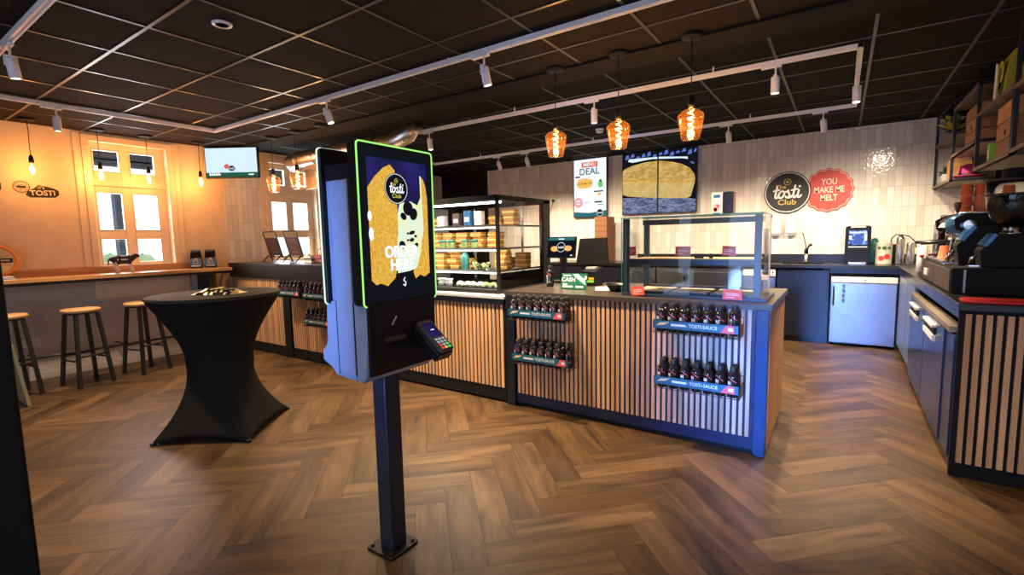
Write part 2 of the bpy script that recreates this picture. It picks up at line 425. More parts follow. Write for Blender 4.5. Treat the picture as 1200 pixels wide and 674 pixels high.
    def roundel(s, cu, cv, r, m_black, m_white, m_gold):
        s.ell(cu, cv, r, r, m_black, 40); s.lay(); s.ringe(cu, cv, r * .955, r * .955, r * .035, m_white)
        s.ringe(cu, cv + r * .50, r * .16, r * .16, r * .03, m_gold); s.ell(cu, cv + r * .50, r * .07, r * .06, m_gold, 10)
        s.text('The', cu - r * .27, cv + r * .27, r * .26, m_gold, 1.1)
        s.text('Club', cu, cv - r * .48, r * .36, m_gold, 1.15)
        s.lay(); s.brush(cu, cv - r * .05, r * .36, m_white)
        return s
# ------------------------------------------------------------------ object helpers
def tag(o, label, cat, group=None):
    o['label'] = label; o['category'] = cat
    if group: o['group'] = group
    return o
def thing(name, label, cat, loc=(0, 0, 0), group=None, rotz=0.0):
    o = bpy.data.objects.new(name, None); C.objects.link(o); o.location = loc; o.rotation_euler = (0, 0, rotz); o.empty_display_size = .1
    ORG[o.name] = tuple(loc) if not rotz else (0, 0, 0)
    return tag(o, label, cat, group)
def struct(o): o['kind'] = 'structure'; return o
KIDS = {}
def dup(root, loc, label=None, group=None, rotz=None, scale=None):
    r = root.copy(); C.objects.link(r); r.location = loc
    if rotz is not None: r.rotation_euler = (0, 0, rotz)
    if scale: r.scale = scale
    if label: r['label'] = label
    if group: r['group'] = group
    for ch in KIDS.setdefault(root.name, list(root.children)):
        c = ch.copy(); C.objects.link(c); c.parent = r
        for g in KIDS.setdefault(ch.name, list(ch.children)):
            d = g.copy(); C.objects.link(d); d.parent = c
    return r
X3, Y3, Z3 = (1, 0, 0), (0, 1, 0), (0, 0, 1)
# ================================================================== THE ROOM
XL, XR, YF, YB = -7.07, 1.25, -2.40, 7.79
ZC, ZK = 2.70, 2.735
def clip(poly, x0, x1, y0, y1):
    for ax, lim, sgn in ((0, x0, 1), (0, x1, -1), (1, y0, 1), (1, y1, -1)):
        res = []
        for i in range(len(poly)):
            a, b = poly[i - 1], poly[i]; da, db = sgn * (a[ax] - lim), sgn * (b[ax] - lim)
            if (da >= 0) != (db >= 0):
                t = da / (da - db); res.append(tuple(a[q] + (b[q] - a[q]) * t for q in range(4)))
            if db >= 0: res.append(b)
        poly = res
        if not poly: break
    return poly
def make_floor():
    mb = MB(); mb.box(XL - .3, XR + .1, YF - .1, YB + .1, -.10, -.0025, 1)
    Lp, w, g = .718, .158, .0009; r = math.sqrt(.5)
    P0 = (-1.815, 1.932)
    for i in range(-8, 6):
        for k in range(-40, 44):
            for kind in (0, 1):
                u0, v0 = -w * k + Lp * i, w * k + Lp * i
                if kind: u0 += Lp; du, dv = w, Lp
                else: du, dv = Lp, w
                q = [(u0 + g, v0 + g), (u0 + du - g, v0 + g), (u0 + du - g, v0 + dv - g), (u0 + g, v0 + dv - g)]
                ox, oy = random.random() * 9, random.random() * 9
                pts = []
                for (u, v) in q:
                    al, ac = (v - v0, u - u0) if kind else (u - u0, v - v0)
                    pts.append((P0[0] + (u + v) * r, P0[1] + (v - u) * r, al + ox, ac + oy))
                pts = clip(pts, XL, XR, YF, YB)
                if len(pts) > 2: mb.poly([(p[0], p[1], 0) for p in pts], 0, random.random(), [(p[2], p[3]) for p in pts])
    struct(mb.build('floor', [M['floor'], M['under']]))
make_floor()
def cells(mb, ax, c0, c1, bs, zs, fn):
    """a wall built of blocks: ax = axis of thickness, bs and zs = breaks along it and up; fn gives a material or None for an opening"""
    for a, b in zip(bs[:-1], bs[1:]):
        for z0, z1 in zip(zs[:-1], zs[1:]):
            m = fn((a + b) / 2, (z0 + z1) / 2)
            if m is None: continue
            if ax == 'x': mb.box(c0, c1, a, b, z0, z1, m)
            else: mb.box(a, b, c0, c1, z0, z1, m)
W1, W2 = (1.93, 2.70), (4.01, 4.78)
mb = MB()
def fl(y, z):
    for a, b in (W1, W2):
        if a < y < b and 1.14 < z < 2.60: return None
    if y > 3.36: return 2
    return 1 if z < 1.06 else 0
cells(mb, 'x', XL - .30, XL, [YF, W1[0], W1[1], 3.36, W2[0], W2[1], YB], [0, 1.06, 1.14, 2.60, 2.76], fl)
struct(mb.build('wall_left', [M['paint'], M['paint_low'], M['tile_l']]))
mb = MB(); cells(mb, 'y', YB, YB + .2, [XL - .3, -5.85, XR + .2], [0, 2.76], lambda x, z: 0 if x < -5.85 else 1)
struct(mb.build('wall_back', [M['black_wall'], M['tile_b']]))
mb = MB(); cells(mb, 'x', XR, XR + .2, [YF, 6.67, YB], [0, 1.88, 2.76], lambda y, z: 1 if (y > 6.67 or z < 1.88) else 0)
struct(mb.build('wall_right', [M['black_wall'], M['tile_l']]))
mb = MB(); cells(mb, 'y', YF - .2, YF, [XL - .3, -2.9, 1.0, XR + .2], [0, .05, 2.45, 2.76], lambda x, z: None if (-2.9 < x < 1.0 and .05 < z < 2.45) else 0)
struct(mb.build('wall_front', [M['paint']]))
mb = MB()                                                    # glazed shop front behind the camera
for x in (-2.9, -1.95, -.95, .05, .95): mb.box(x, x + .05, YF - .13, YF - .07, .05, 2.45)
for z in (.05, 2.05, 2.40): mb.box(-2.9, 1.0, YF - .12, YF - .08, z, z + .05)
struct(mb.build('window_3', [M['blackm']]))
# ceiling: dark panels in a metal grid of 600 mm, one bay over the guests, one over the kitchen, a plain band between
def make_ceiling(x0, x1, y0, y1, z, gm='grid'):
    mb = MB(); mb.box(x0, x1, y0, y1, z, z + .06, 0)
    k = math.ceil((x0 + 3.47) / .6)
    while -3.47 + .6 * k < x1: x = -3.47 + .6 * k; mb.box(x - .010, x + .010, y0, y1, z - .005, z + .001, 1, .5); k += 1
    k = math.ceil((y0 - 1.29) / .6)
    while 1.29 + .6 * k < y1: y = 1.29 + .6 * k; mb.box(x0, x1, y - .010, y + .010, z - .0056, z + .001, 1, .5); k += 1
    return struct(mb.build('ceiling', [M['ceil' if gm == 'grid' else 'ceil_dim'], M[gm]]))
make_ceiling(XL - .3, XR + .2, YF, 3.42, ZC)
make_ceiling(XL - .3, XR + .2, 3.72, YB, ZK, 'grid_dim')
mb = MB(); mb.box(XL - .3, XR + .2, 3.42, 3.72, ZC - .02, ZK + .06); struct(mb.build('trim_1', [M['beam']]))
mb = MB(); mb.box(-1.62, -1.235, -.25, .20, 0, ZC); struct(mb.build('trim_2', [M['matt']], bevel=.006))      # black pillar at the left
# windows of the left wall
def make_window(n, off):
    mb = MB(); Y = lambda y: y + off
    xo, xi = XL - .17, XL - .11
    def b(y0, y1, z0, z1, x0=xo, x1=xi): mb.box(x0, x1, Y(y0), Y(y1), z0, z1, 0)
    # frame lattice: panes 1.99-2.25 and 2.34-2.61
    for y0, y1 in ((1.93, 1.99), (2.25, 2.34), (2.61, 2.70)): b(y0, y1, 1.14, 2.60)
    for z0, z1 in ((1.14, 1.20), (1.50, 1.59), (2.04, 2.27), (2.53, 2.60)):
        for y0, y1 in ((1.99, 2.25), (2.34, 2.61)): b(y0, y1, z0, z1)
    b(1.93, 2.70, 2.11, 2.19, xi, xi + .025)                                       # transom rail
    for y0, y1 in ((1.99, 2.25), (2.34, 2.61)):                                    # beads round the panes
        for z0, z1 in ((1.20, 1.50), (1.59, 2.04), (2.27, 2.53)):
            for c in ((y0, y0 + .012, z0, z1), (y1 - .012, y1, z0, z1), (y0, y1, z0, z0 + .012), (y0, y1, z1 - .012, z1)): b(*c, xi - .03, xi + .008)
    for y0, y1 in ((1.87, 1.935), (2.695, 2.76)): b(y0, y1, 1.06, 2.665, XL - .02, XL + .025)     # casing round the opening
    b(1.87, 2.76, 2.595, 2.665, XL - .02, XL + .028); b(2.76, 2.83, 1.06, 2.68, XL, XL + .012); b(1.80, 1.87, 1.06, 2.68, XL, XL + .012)
    b(1.93, 2.70, 1.10, 1.16, XL - .12, XL + .02)
    o = struct(mb.build('window_%d' % n, [M['frame']], bevel=.004))
    g = MB()
    for y0, y1 in ((1.99, 2.25), (2.34, 2.61)):
        for z0, z1 in ((1.20, 1.50), (1.59, 2.04), (2.27, 2.53)): g.poly([(xo + .03, Y(y0), z0), (xo + .03, Y(y1), z0), (xo + .03, Y(y1), z1), (xo + .03, Y(y0), z1)])
    p = g.build('pane', [M['glass']], o)
    return o
make_window(1, 0.0); make_window(2, 2.08)
mb = MB(); mb.box(XL, XL + .03, 1.86, 2.84, .80, 1.04); mb.box(XL + .03, XL + .04, 1.92, 2.78, .85, .99); struct(mb.build('trim_3', [M['frame']], bevel=.004))
mb = MB(); mb.box(XL, XL + .015, YF, 3.25, 0, .07); struct(mb.build('baseboard_left', [M['paint_low']]))
# outside the windows
mb = MB(); mb.box(-30, XL - .32, -12, 16, -.35, -.15); struct(mb.build('ground', [M['ground']]))
mb = MB(); mb.box(-9.6, -8.9, 1.7, 3.42, 2.66, 2.98); mb.box(-8.93, -8.9, 1.7, 3.42, 2.60, 2.68); mb.box(-9.6, -9.55, 1.8, 1.86, -.15, 2.7)
tag(mb.build('awning', [M['awn']], o=(-9.2, 2.5, -.15)), 'dark awning outside the window beside the three bar stools', 'awning')
mb = MB(); mb.box(-9.6, -8.9, 5.0, 6.05, 2.60, 2.90); mb.box(-9.6, -9.55, 5.1, 5.16, -.15, 2.65)
tag(mb.build('awning', [M['awn']], o=(-9.2, 5.6, -.15)), 'dark awning outside the window behind the tall black counter', 'awning')
mb = MB(); mb.box(-9.1, -8.95, 2.70, 2.84, -.15, 2.35); mb.box(-9.13, -8.92, 2.67, 2.87, -.15, -.05)
tag(mb.build('outdoor_post', [pm('post_blue_black', (.03, .045, .07), .5)], o=(-9, 2.77, -.15)), 'dark post outside the left window', 'post')
mb = MB()
for i in range(26): mb.blob((-12.5 + random.uniform(-.4, .4), 2.6 + i * .11, .35 + random.uniform(-.3, .75)), random.uniform(.18, .3), 8, 0, (1, 1, .9), .12)
tag(mb.build('bush', [pm('bush_leaf', (.34, .46, .22), .6, var=.35, scale=8)], o=(-12.5, 4, -.15)), 'green bush standing outside the left window', 'bush')
# ================================================================== CEILING FITTINGS
def track(name, label, pts, z, zc):
    t = thing(name, label, 'light track', (pts[0][0], pts[0][1], z))
    for a, b in zip(pts[:-1], pts[1:]):
        mb = MB(); ax = 'x' if abs(a[0] - b[0]) > abs(a[1] - b[1]) else 'y'; w = .0175
        x0, x1, y0, y1 = min(a[0], b[0]) - w, max(a[0], b[0]) + w, min(a[1], b[1]) - w, max(a[1], b[1]) + w
        mb.box(x0, x1, y0, y1, z + .006, z + .034)
        for s in (-1, 1):                                                    # two lips with the groove between
            if ax == 'x': mb.box(x0, x1, *sorted((a[1] + s * .0175, a[1] + s * .007)), z, z + .006)
            else: mb.box(*sorted((a[0] + s * .0175, a[0] + s * .007)), y0, y1, z, z + .006)
        mb.build('rail', [M['white_metal']], t, bevel=.001)
        mb = MB(); n = 3
        for i in range(n):
            f = (i + .5) / n; x, y = a[0] + (b[0] - a[0]) * f, a[1] + (b[1] - a[1]) * f
            mb.cyl((x, y, z + .033), (x, y, zc), .008, n=8)
        mb.build('mount', [M['white_metal']], t)
    return t
ZT = 2.655
track('ceiling_track', 'white light track of angled runs crossing the ceiling above kiosk and cocktail table', [(-2.3, .84), (-5.88, .84), (-5.88, 2.75), (1.1, 2.75)], ZT, ZC)
track('ceiling_track', 'white rectangular loop of light track over the kitchen', [(-5.7, 4.25), (.055, 4.25), (.055, 6.15), (-5.7, 6.15), (-5.7, 4.25)], ZT, ZK)
SPOTS = []
def spot_proto():
    t = thing('track_spotlight', '', 'spotlight', (0, 0, 0), 'white spotlights on the ceiling tracks')
    mb = MB(); mb.box(-.07, .07, -.016, .016, -.018, 0); mb.build('adapter', [M['white_metal']], t, bevel=.003)
    mb = MB(); mb.cyl((.03, 0, -.018), (.03, 0, -.085), .007, n=10); mb.box(.018, .042, -.031, -.024, -.135, -.075); mb.box(.018, .042, .024, .031, -.135, -.075); mb.box(.018, .042, -.03, .03, -.083, -.076); mb.build('arm', [M['white_metal']], t)
    h = MB(); h.lathe([(.0, .0), (.028, .0), (.030, -.003), (.030, -.120), (.026, -.121), (.025, -.112)], (0, 0, 0), 24)
    hd = h.build('lamp_head', [M['white_metal']], t); hd.location = (.03, 0, -.088)
    l = MB(); l.lathe([(.0, -.1135), (.0255, -.1135)], (0, 0, 0), 20); l.build('lens', [L['lens']], hd)
    return t
sp0 = spot_proto()
def place_spot(p, rz, tilt, label, on=1.0, aim=None, first=[True]):
    if first[0]: r = sp0; r.location = p; r.rotation_euler = (0, 0, rz); first[0] = False; r['label'] = label; heads = [c for c in r.children if c.name.startswith('lamp_head')]
    else:
        r = dup(sp0, p, label, rotz=rz); heads = [c for c in r.children if c.name.startswith('lamp_head')]
    heads[0].rotation_euler = tilt
    R = Matrix.Rotation(rz, 3, 'Z')
    hp = Vector(p) + R @ Vector((.03, 0, -.088))
    d = R @ (heads[0].rotation_euler.to_matrix() @ Vector((0, 0, -1)))
    if on: SPOTS.append((hp + d * .135, d, on))
    return r
A = [((-4.30, .84, ZT), 0, (.12, .0, 0), 'white spotlight at the top left edge of the picture', 1.0),
     ((-5.88, 1.38, ZT), PI / 2, (0, 0, 0), 'white spotlight hanging straight down near the leftmost bare bulb', 1.0),
     ((-3.86, 2.75, ZT), 0, (.10, -.30, 0), 'white spotlight tilted sideways above the left of the kiosk', 1.4),
     ((-2.10, 2.75, ZT), 0, (.16, -.12, 0), 'white spotlight on the middle track above right of the kiosk', 1.8),
     ((-4.05, 4.25, ZT), 0, (.0, -.10, 0), 'white spotlight just behind the top corner of the kiosk screen', .8),
     ((-1.97, 4.25, ZT), 0, (0, 0, 0), 'white spotlight beside the round smoke detector', 1.0),
     ((-.49, 4.25, ZT), 0, (0, 0, 0), 'white spotlight to the right of the three amber pendants', 1.0),
     ((.055, 4.95, ZT), PI / 2, (.0, .12, 0), 'white spotlight on the short end run of the kitchen track loop', 1.0),
     ((-4.43, 6.15, ZT), 0, (.42, 0, 0), 'left of the two white spotlights above the pastry case', .9),
     ((-3.92, 6.15, ZT), 0, (.42, 0, 0), 'right of the two white spotlights above the pastry case', .9),
     ((-1.16, 6.15, ZT), 0, (.42, .0, 0), 'white spotlight above and left of the round black wall sign', .9),
     ((-.24, 6.15, ZT), 0, (.42, -.12, 0), 'white spotlight above the red scalloped wall sign', .9)]
for a in A: place_spot(a[0], a[1], a[2], a[3], a[4])
# extra spot beams added without lamp heads, some in view, some outside the frame
for p, d, e in (((-.2, 2.75, 2.55), (-.22, .34, -1), .8), ((-3.3, 2.75, 2.55), (.1, .2, -1), 1.0), ((-5.88, 2.3, 2.53), (.25, .40, -1), 1.3), ((-2.6, .84, 2.55), (.1, .2, -1), .55), ((-.9, .84, 2.55), (-.1, .1, -1), .18), ((-5.7, 5.2, 2.52), (-.35, .0, -1), .8), ((-2.7, 6.15, 2.50), (0, .6, -1), .8), ((.45, 6.15, 2.5), (-.15, .6, -1), .6)): SPOTS.append((Vector(p), Vector(d), e))
mb = MB(); mb.lathe([(.0, .0), (.052, .0), (.055, .004), (.055, .010)], (-3.08, 1.53, ZC - .0105), 28)
dl = tag(mb.build('downlight', [M['white_metal']], o=(-3.08, 1.53, ZC)), 'small round white recessed downlight in the dark ceiling', 'downlight')
mb = MB(); mb.lathe([(.0, .0), (.036, .0)], (-3.08, 1.53, ZC - .011), 24, 0); mb.build('diffuser', [M['steelb']], dl, o=(-3.08, 1.53, ZC))
mb = MB(); mb.lathe([(.0, -.045), (.038, -.045), (.045, -.03), (.05, -.012), (.05, 0)], (-2.55, 5.75, ZK), 24)
sd = tag(mb.build('smoke_detector', [M['white']], o=(-2.55, 5.75, ZK)), 'round white smoke detector on the kitchen ceiling', 'smoke detector')
mb = MB(); mb.lathe([(.046, -.030), (.0475, -.024)], (-2.55, 5.75, ZK), 24); mb.build('vent_ring', [M['matt']], sd, o=(-2.55, 5.75, ZK))
POINTS = []
# bare bulbs over the bar
def bulb_proto():
    t = thing('bulb_pendant', '', 'pendant lamp', (0, 0, 0), 'bare bulb pendants along the bar wall')
    mb = MB(); mb.lathe([(.0, -.022), (.062, -.022), (.068, -.018), (.068, 0)], (0, 0, 0), 24); mb.build('canopy', [M['matt']], t)
    mb = MB(); mb.tube([(0, 0, -.02), (.004, .002, -.12), (-.003, 0, -.25), (0, 0, -.38)], .0035, 6); mb.build('cord', [M['matt']], t)
    mb = MB(); mb.lathe([(.006, -.36), (.016, -.375), (.019, -.39), (.021, -.42), (.021, -.44)], (0, 0, 0), 16); mb.build('socket', [M['matt']], t)
    b = MB(); b.lathe([(.012, -.44), (.017, -.455), (.028, -.485), (.032, -.51), (.028, -.54), (.015, -.557), (0, -.561)], (0, 0, 0), 18); bl = b.build('bulb', [M['amber']], t)
    f = MB(); f.lathe([(.0, -.445), (.008, -.46), (.014, -.50), (.010, -.53), (0, -.54)], (0, 0, 0), 10); f.build('filament', [L['bulb']], bl)
    return t
b0 = bulb_proto()
for i, (x, y, lab, dz) in enumerate(((-6.80, 1.40, 'bare glowing bulb on a black cord, leftmost along the bar', 0), (-6.85, 1.965, 'bare glowing bulb on a black cord before the left upper window pane', 0), (-6.85, 2.42, 'bare glowing bulb on a black cord before the right upper window pane', 0), (-6.80, 2.965, 'bare glowing bulb on a black cord beside the wall television', 0))):
    if i == 0: b0.location = (x, y, ZC); b0['label'] = lab
    else: dup(b0, (x, y, ZC), lab)
    POINTS.append(((x, y, ZC - .50), 5.0, (1.0, .45, .13), .03))
# amber glass pendants over the counters
def amber_proto():
    t = thing('glass_pendant', '', 'pendant lamp', (0, 0, 0), 'amber glass pendants over the counters')
    mb = MB(); mb.lathe([(.0, -.024), (.062, -.024), (.068, -.018), (.068, 0)], (0, 0, 0), 24); mb.build('canopy', [M['matt']], t)
    mb = MB(); mb.tube([(0, 0, -.02), (0, 0, -.40)], .0035, 6); mb.build('cord', [M['matt']], t)
    mb = MB(); mb.lathe([(.006, -.385), (.018, -.392), (.021, -.40), (.021, -.445), (.019, -.455)], (0, 0, 0), 18); mb.build('socket', [M['matt']], t)
    g = MB(); g.lathe([(.020, -.455), (.022, -.468), (.030, -.474), (.062, -.490), (.080, -.507), (.085, -.523), (.081, -.545), (.060, -.655), (.054, -.668), (.0, -.668)], (0, 0, 0), 32); gl = g.build('glass_shade', [M['amber']], t)
    f = MB()
    f.tube([(.018 * math.cos(a * .9), .018 * math.sin(a * .9), -.475 - a * .0055) for a in range(32)], .0032, 6)
    f.build('filament', [L['filament']], gl)
    return t
a0 = amber_proto()
for i, (x, lab) in enumerate(((-1.88, 'amber glass pendant lamp, left one of the three over the wooden island'), (-1.365, 'amber glass pendant lamp, middle one of the three over the wooden island'), (-.86, 'amber glass pendant lamp, right one of the three over the wooden island'), (-5.83, 'amber glass pendant lamp nearest the wall television'), (-5.32, 'amber glass pendant lamp before the silver duct drop'), (-4.82, 'amber glass pendant lamp hidden behind the top of the kiosk'))):
    p = (x, 3.405 if x > -3 else 3.37, ZC)
    if i == 0: a0.location = p; a0['label'] = lab
    else: dup(a0, p, lab)
    POINTS.append(((x, p[1], ZC - .57), 3.2, (1.0, .52, .18), .03))
# silver ventilation duct
t = thing('ventilation_duct', 'silver foil ventilation duct under the ceiling behind the kiosk', 'duct', (-5.6, 3.95, 2.3))
mb = MB(); pts = [(-6.50, 4.10, 2.50), (-6.42, 4.00, 2.52), (-6.2, 3.96, 2.53)] + [(-6.0 + .1 * i, 3.95, 2.53) for i in range(17)] + [(-4.30, 3.98, 2.55), (-4.18, 4.06, 2.62), (-4.12, 4.1, 2.74)]
mb.tube(pts, .105, 20); mb.build('main_pipe', [M['foil']], t)
for x in (-6.15, -5.75, -5.35, -4.95, -4.55):
    mb = MB(); mb.tube([(x, 3.95 + .109 * math.cos(a * PI / 10), 2.53 + .109 * math.sin(a * PI / 10)) for a in range(20)], .006, 6, closed=True); mb.build('clamp_band', [M['steel']], t)
mb = MB(); mb.box(-6.14, -5.62, 4.0, 4.25, 2.13, 2.47)
for z in (2.18, 2.29, 2.40): mb.box(-6.15, -5.61, 3.992, 4.26, z, z + .012)
mb.build('branch_box', [M['foil']], t, bevel=.012)
for x in (-5.9, -4.7): mb = MB(); mb.cyl((x, 3.95, 2.63), (x, 3.95, ZK), .005, n=6); mb.build('hanger_rod', [M['blackm']], t)
# ================================================================== LEFT WALL
def decal(name, label, cat, o, U, V, fn, mats):
    f = Flat(o, U, V, step=.0009); fn(f)
    return tag(f.mb.build(name, mats, o=o), label, cat)
def d_sign(f):
    f.poly([(-.135, -.045), (-.10, -.07), (.10, -.062), (.132, -.03), (.128, .015), (.09, .035), (.04, .05), (-.03, .062), (-.06, .03), (-.11, .0)], 0); f.lay()
    f.text('TOSTI', 0, -.022, .074, 1, 1.0, .04); f.text("IT'S", -.01, .033, .036, 1, 1.0, .04)
decal('wall_lettering', "black tilted wall sign reading IT'S TOSTI on the orange wall", 'wall sign', (XL + .002, 1.515, 2.005), Y3, Z3, d_sign, [M['black'], M['paint']])
def d_badge(f):
    f.ringe(0, 0, .066, .062, .006, 0); f.ringe(0, 0, .048, .045, .003, 0); f.rect(-.036, .036, -.012, .012, 0); f.rect(-.02, .02, .018, .024, 0); f.rect(-.02, .02, -.024, -.018, 0)
    for i in range(22):
        a = 2 * PI * i / 22; f.stroke([(.052 * math.cos(a), .049 * math.sin(a)), (.059 * math.cos(a), .056 * math.sin(a))], .004, 0)
decal('wall_badge', 'small round black outline badge left of the IT\'S TOSTI sign', 'wall sign', (XL + .002, 1.355, 2.04), Y3, Z3, d_badge, [M['black']])
decal('wall_lettering', 'single black letter N high on the wall at the left edge', 'wall sign', (XL + .002, 1.175, 2.03), Y3, Z3, lambda f: f.text('N', 0, 0, .10, 0), [M['black']])
decal('wall_lettering', 'single black letter S on the wall at the left edge, below the N', 'wall sign', (XL + .002, 1.165, 1.865), Y3, Z3, lambda f: f.text('S', 0, 0, .10, 0), [M['black']])
# bar
t = thing('bar_counter', 'long oak bar shelf along the left wall under the window', 'bar counter', (-6.84, 1.7, 0))
mb = MB(); mb.box(XL + .03, -6.60, .1, 3.17, 1.062, 1.10); mb.build('bar_top', [M['oak']], t, bevel=.004)
mb = MB(); mb.box(XL + .001, XL + .029, .1, 2.88, 1.062, 1.178); tag(mb.build('bar_backsplash', [M['oak']], o=(XL + .015, 1.5, 1.062), bevel=.003), 'long oak backsplash board on the wall behind the bar shelf', 'backsplash')
mb = MB(); mb.box(XL + .02, -6.63, .1, 3.15, 1.030, 1.062); mb.build('steel_frame', [M['blackm']], t)
mb = MB(); mb.box(XL + .01, -6.70, 2.93, 2.97, 0, 1.03); mb.build('support_panel', [M['laminate']], t)
mb = MB(); mb.bar((-6.98, 3.1, .45), (-6.66, 3.1, 1.03), .05, .04); mb.box(-7.03, -6.97, 3.07, 3.13, 0, 1.03); mb.build('wooden_brace', [M['oak']], t)
for y in (.45,): mb = MB(); mb.bar((XL + .01, y, .72), (-6.70, y, 1.035), .03, .03); mb.box(XL + .001, XL + .02, y - .02, y + .02, .68, 1.03); mb.build('bracket', [M['blackm']], t)
t = thing('foot_rail', 'black metal foot rail running behind the bar stools', 'foot rail', (-6.78, 1.7, .28))
mb = MB(); mb.cyl((-6.78, .4, .28), (-6.78, 2.9, .28), .012, n=10); mb.build('rail', [M['blackm']], t)
for y in (.5, 1.25, 2.0, 2.75): mb = MB(); mb.bar((-6.78, y, .28), (XL + .001, y, .28), .014, .014); mb.build('rail_bracket', [M['blackm']], t)
def stool():
    t = thing('bar_stool', '', 'bar stool', (0, 0, 0), 'bar stools under the left wall bar')
    mb = MB(); mb.lathe([(.0, .750), (.148, .750), (.158, .756), (.160, .768), (.158, .778), (.150, .784), (0, .785)], (0, 0, 0), 32); mb.build('seat', [M['stool']], t)
    mb = MB(); mb.lathe([(.0, .733), (.130, .733), (.130, .750), (0, .750)], (0, 0, 0), 28); mb.build('seat_ring', [M['blackm']], t)
    for sx, sy in ((1, 1), (1, -1), (-1, 1), (-1, -1)):
        l = MB(); l.bar((sx * .092, sy * .092, .735), (sx * .150, sy * .150, .0), .030, .030); l.build('leg', [M['blackm']], t)
    for z, r in ((.27, .130), (.31, .127)):
        c = [(r, r), (-r, r), (-r, -r), (r, -r)]
        for a, b in (((0, 1), (2, 3)) if z < .3 else ((1, 2), (3, 0))): q = MB(); q.cyl((*c[a], z), (*c[b], z), .010, n=8); q.build('foot_rung', [M['blackm']], t)
    return t
s0 = stool(); s0.location = (-6.36, 1.545, 0); s0.rotation_euler = (0, 0, .22); s0['label'] = 'round oak bar stool with black legs, the full one at the middle of the bar'
dup(s0, (-6.46, 1.02, 0), 'round oak bar stool half hidden by the black pillar at left edge', rotz=.15)
dup(s0, (-6.42, 2.08, 0), 'round oak bar stool partly hidden behind the black cocktail table', rotz=.3)
# things on the bar
t = thing('cheese_wheel', 'big orange decorative cheese wheel standing on the bar at left edge', 'cheese wheel', (-6.93, 1.08, 1.10))
mb = MB(); mb.cyl((-6.98, 1.08, 1.285), (-6.90, 1.08, 1.285), .185 * .86, n=40); mb.build('rind', [M['wheel']], t, bevel=.015)
f = Flat((-6.898, 1.08, 1.285), Y3, Z3)
f.ell(0, 0, .125, .125, 0); f.lay(); f.rect(-.118, .118, -.022, .022, 1)
for a in (30, 75, 105, 150, 210, 250, 290, 330): f.stroke([(.035 * math.cos(math.radians(a)), .035 * math.sin(math.radians(a))), (.115 * math.cos(math.radians(a)), .115 * math.sin(math.radians(a)))], .006, 2)
f.lay(); f.rect(.0, .095, -.005, .008, 0)
f.mb.build('printed_face', [M['bread2'], M['black'], M['wheel']], t)
mb = MB()
for i in range(5): mb.box(-6.86 + .003 * i, -6.64 - .004 * i, 1.02 + .002 * i, 1.16 - .003 * i, 1.10 + .006 * i, 1.106 + .006 * i, i % 2)
tag(mb.build('leaflet_stack', [M['card'], M['black']], o=(-6.75, 1.09, 1.10)), 'small pile of printed leaflets on the bar below the cheese wheel', 'leaflets')
t = thing('cow_figurine', 'black and white cow figurine standing on the bar before the window', 'figurine', (-6.83, 2.08, 1.10))
sk = bmesh.new()
CV = [((0, 0, .150), .052), ((0, -.05, .150), .053), ((0, -.092, .152), .046), ((0, .05, .150), .050), ((0, .085, .165), .038), ((0, .112, .190), .026), ((0, .137, .196), .024), ((0, .163, .180), .016), ((.032, .116, .214), .007), ((-.032, .116, .214), .007), ((0, -.134, .160), .009), ((0, -.142, .09), .007)]
CE = [(0, 1), (1, 2), (0, 3), (3, 4), (4, 5), (5, 6), (6, 7), (5, 8), (5, 9), (2, 10), (10, 11)]
def skin(name, verts, edges, mats, parent, sub=2, root=0, o=(0, 0, 0)):
    me = bpy.data.meshes.new(name); me.from_pydata([tuple(a + b for a, b in zip(v[0], o)) for v in verts], edges, [])
    for m in mats: me.materials.append(m)
    ob = bpy.data.objects.new(name, me); C.objects.link(ob); ob.parent = parent
    ob.modifiers.new('skin', 'SKIN')
    if not me.skin_vertices: 
        bm = bmesh.new(); bm.from_mesh(me); bm.verts.layers.skin.verify(); bm.to_mesh(me); bm.free()
    for i, v in enumerate(verts): me.skin_vertices[0].data[i].radius = (v[1], v[1]); me.skin_vertices[0].data[i].use_root = (i == root)
    sd = ob.modifiers.new('smooth', 'SUBSURF'); sd.levels = sub; sd.render_levels = sub
    return ob
body = skin('body', CV, CE, [M['black']], t)
for y0, y1, x in ((-.075, -.055, .022), (-.085, -.06, -.022), (.06, .08, .022), (.055, .085, -.022)):
    l = MB(); l.tube([(x, y0, .13), (x, y0 + .008, .085), (x, y1 - .004, .05), (x, y1, .0)], .0145, 10); l.build('leg', [M['cow']], t, o=(0, 0, 0))
f = Flat((.050, -.02, .152), Y3, Z3); f.rect(-.05, .05, -.008, .008, 0); f.mb.build('label_strip', [M['card']], t, o=(0, 0, 0))
def coffee_bag():
    t = thing('coffee_bag', '', 'coffee bag', (0, 0, 0), 'coffee bags on the bar')
    mb = MB(); b = len(mb.v)
    rings = [(.066, .042, 0), (.068, .045, .03), (.064, .040, .13), (.060, .022, .185), (.058, .006, .215), (.058, .005, .235)]
    for w, d, z in rings: mb.v += [(d, -w, z), (d, w, z), (-d, w, z), (-d, -w, z)]
    for q in range(len(rings) - 1):
        for i in range(4): mb.face((b + q * 4 + i, b + q * 4 + (i + 1) % 4, b + q * 4 + 4 + (i + 1) % 4, b + q * 4 + 4 + i), 0)
    mb.face((b + 3, b + 2, b + 1, b)); mb.face([b + 20 + i for i in range(4)])
    mb.build('bag', [M['sauce']], t, bevel=.006)
    f = Flat((.0465, 0, .085), Y3, (-.045, 0, 1)); f.poly([(-.026, -.03), (.026, -.03), (.026, .02), (.012, .05), (-.012, .05), (-.026, .02)], 0); f.lay(); f.ell(0, -.002, .015, .02, 1); f.ell(0, .03, .006, .008, 2); f.rect(-.05, .05, -.062, -.048, 2)
    f.mb.build('front_print', [M['gold'], M['sauce'], M['card']], t)
    return t
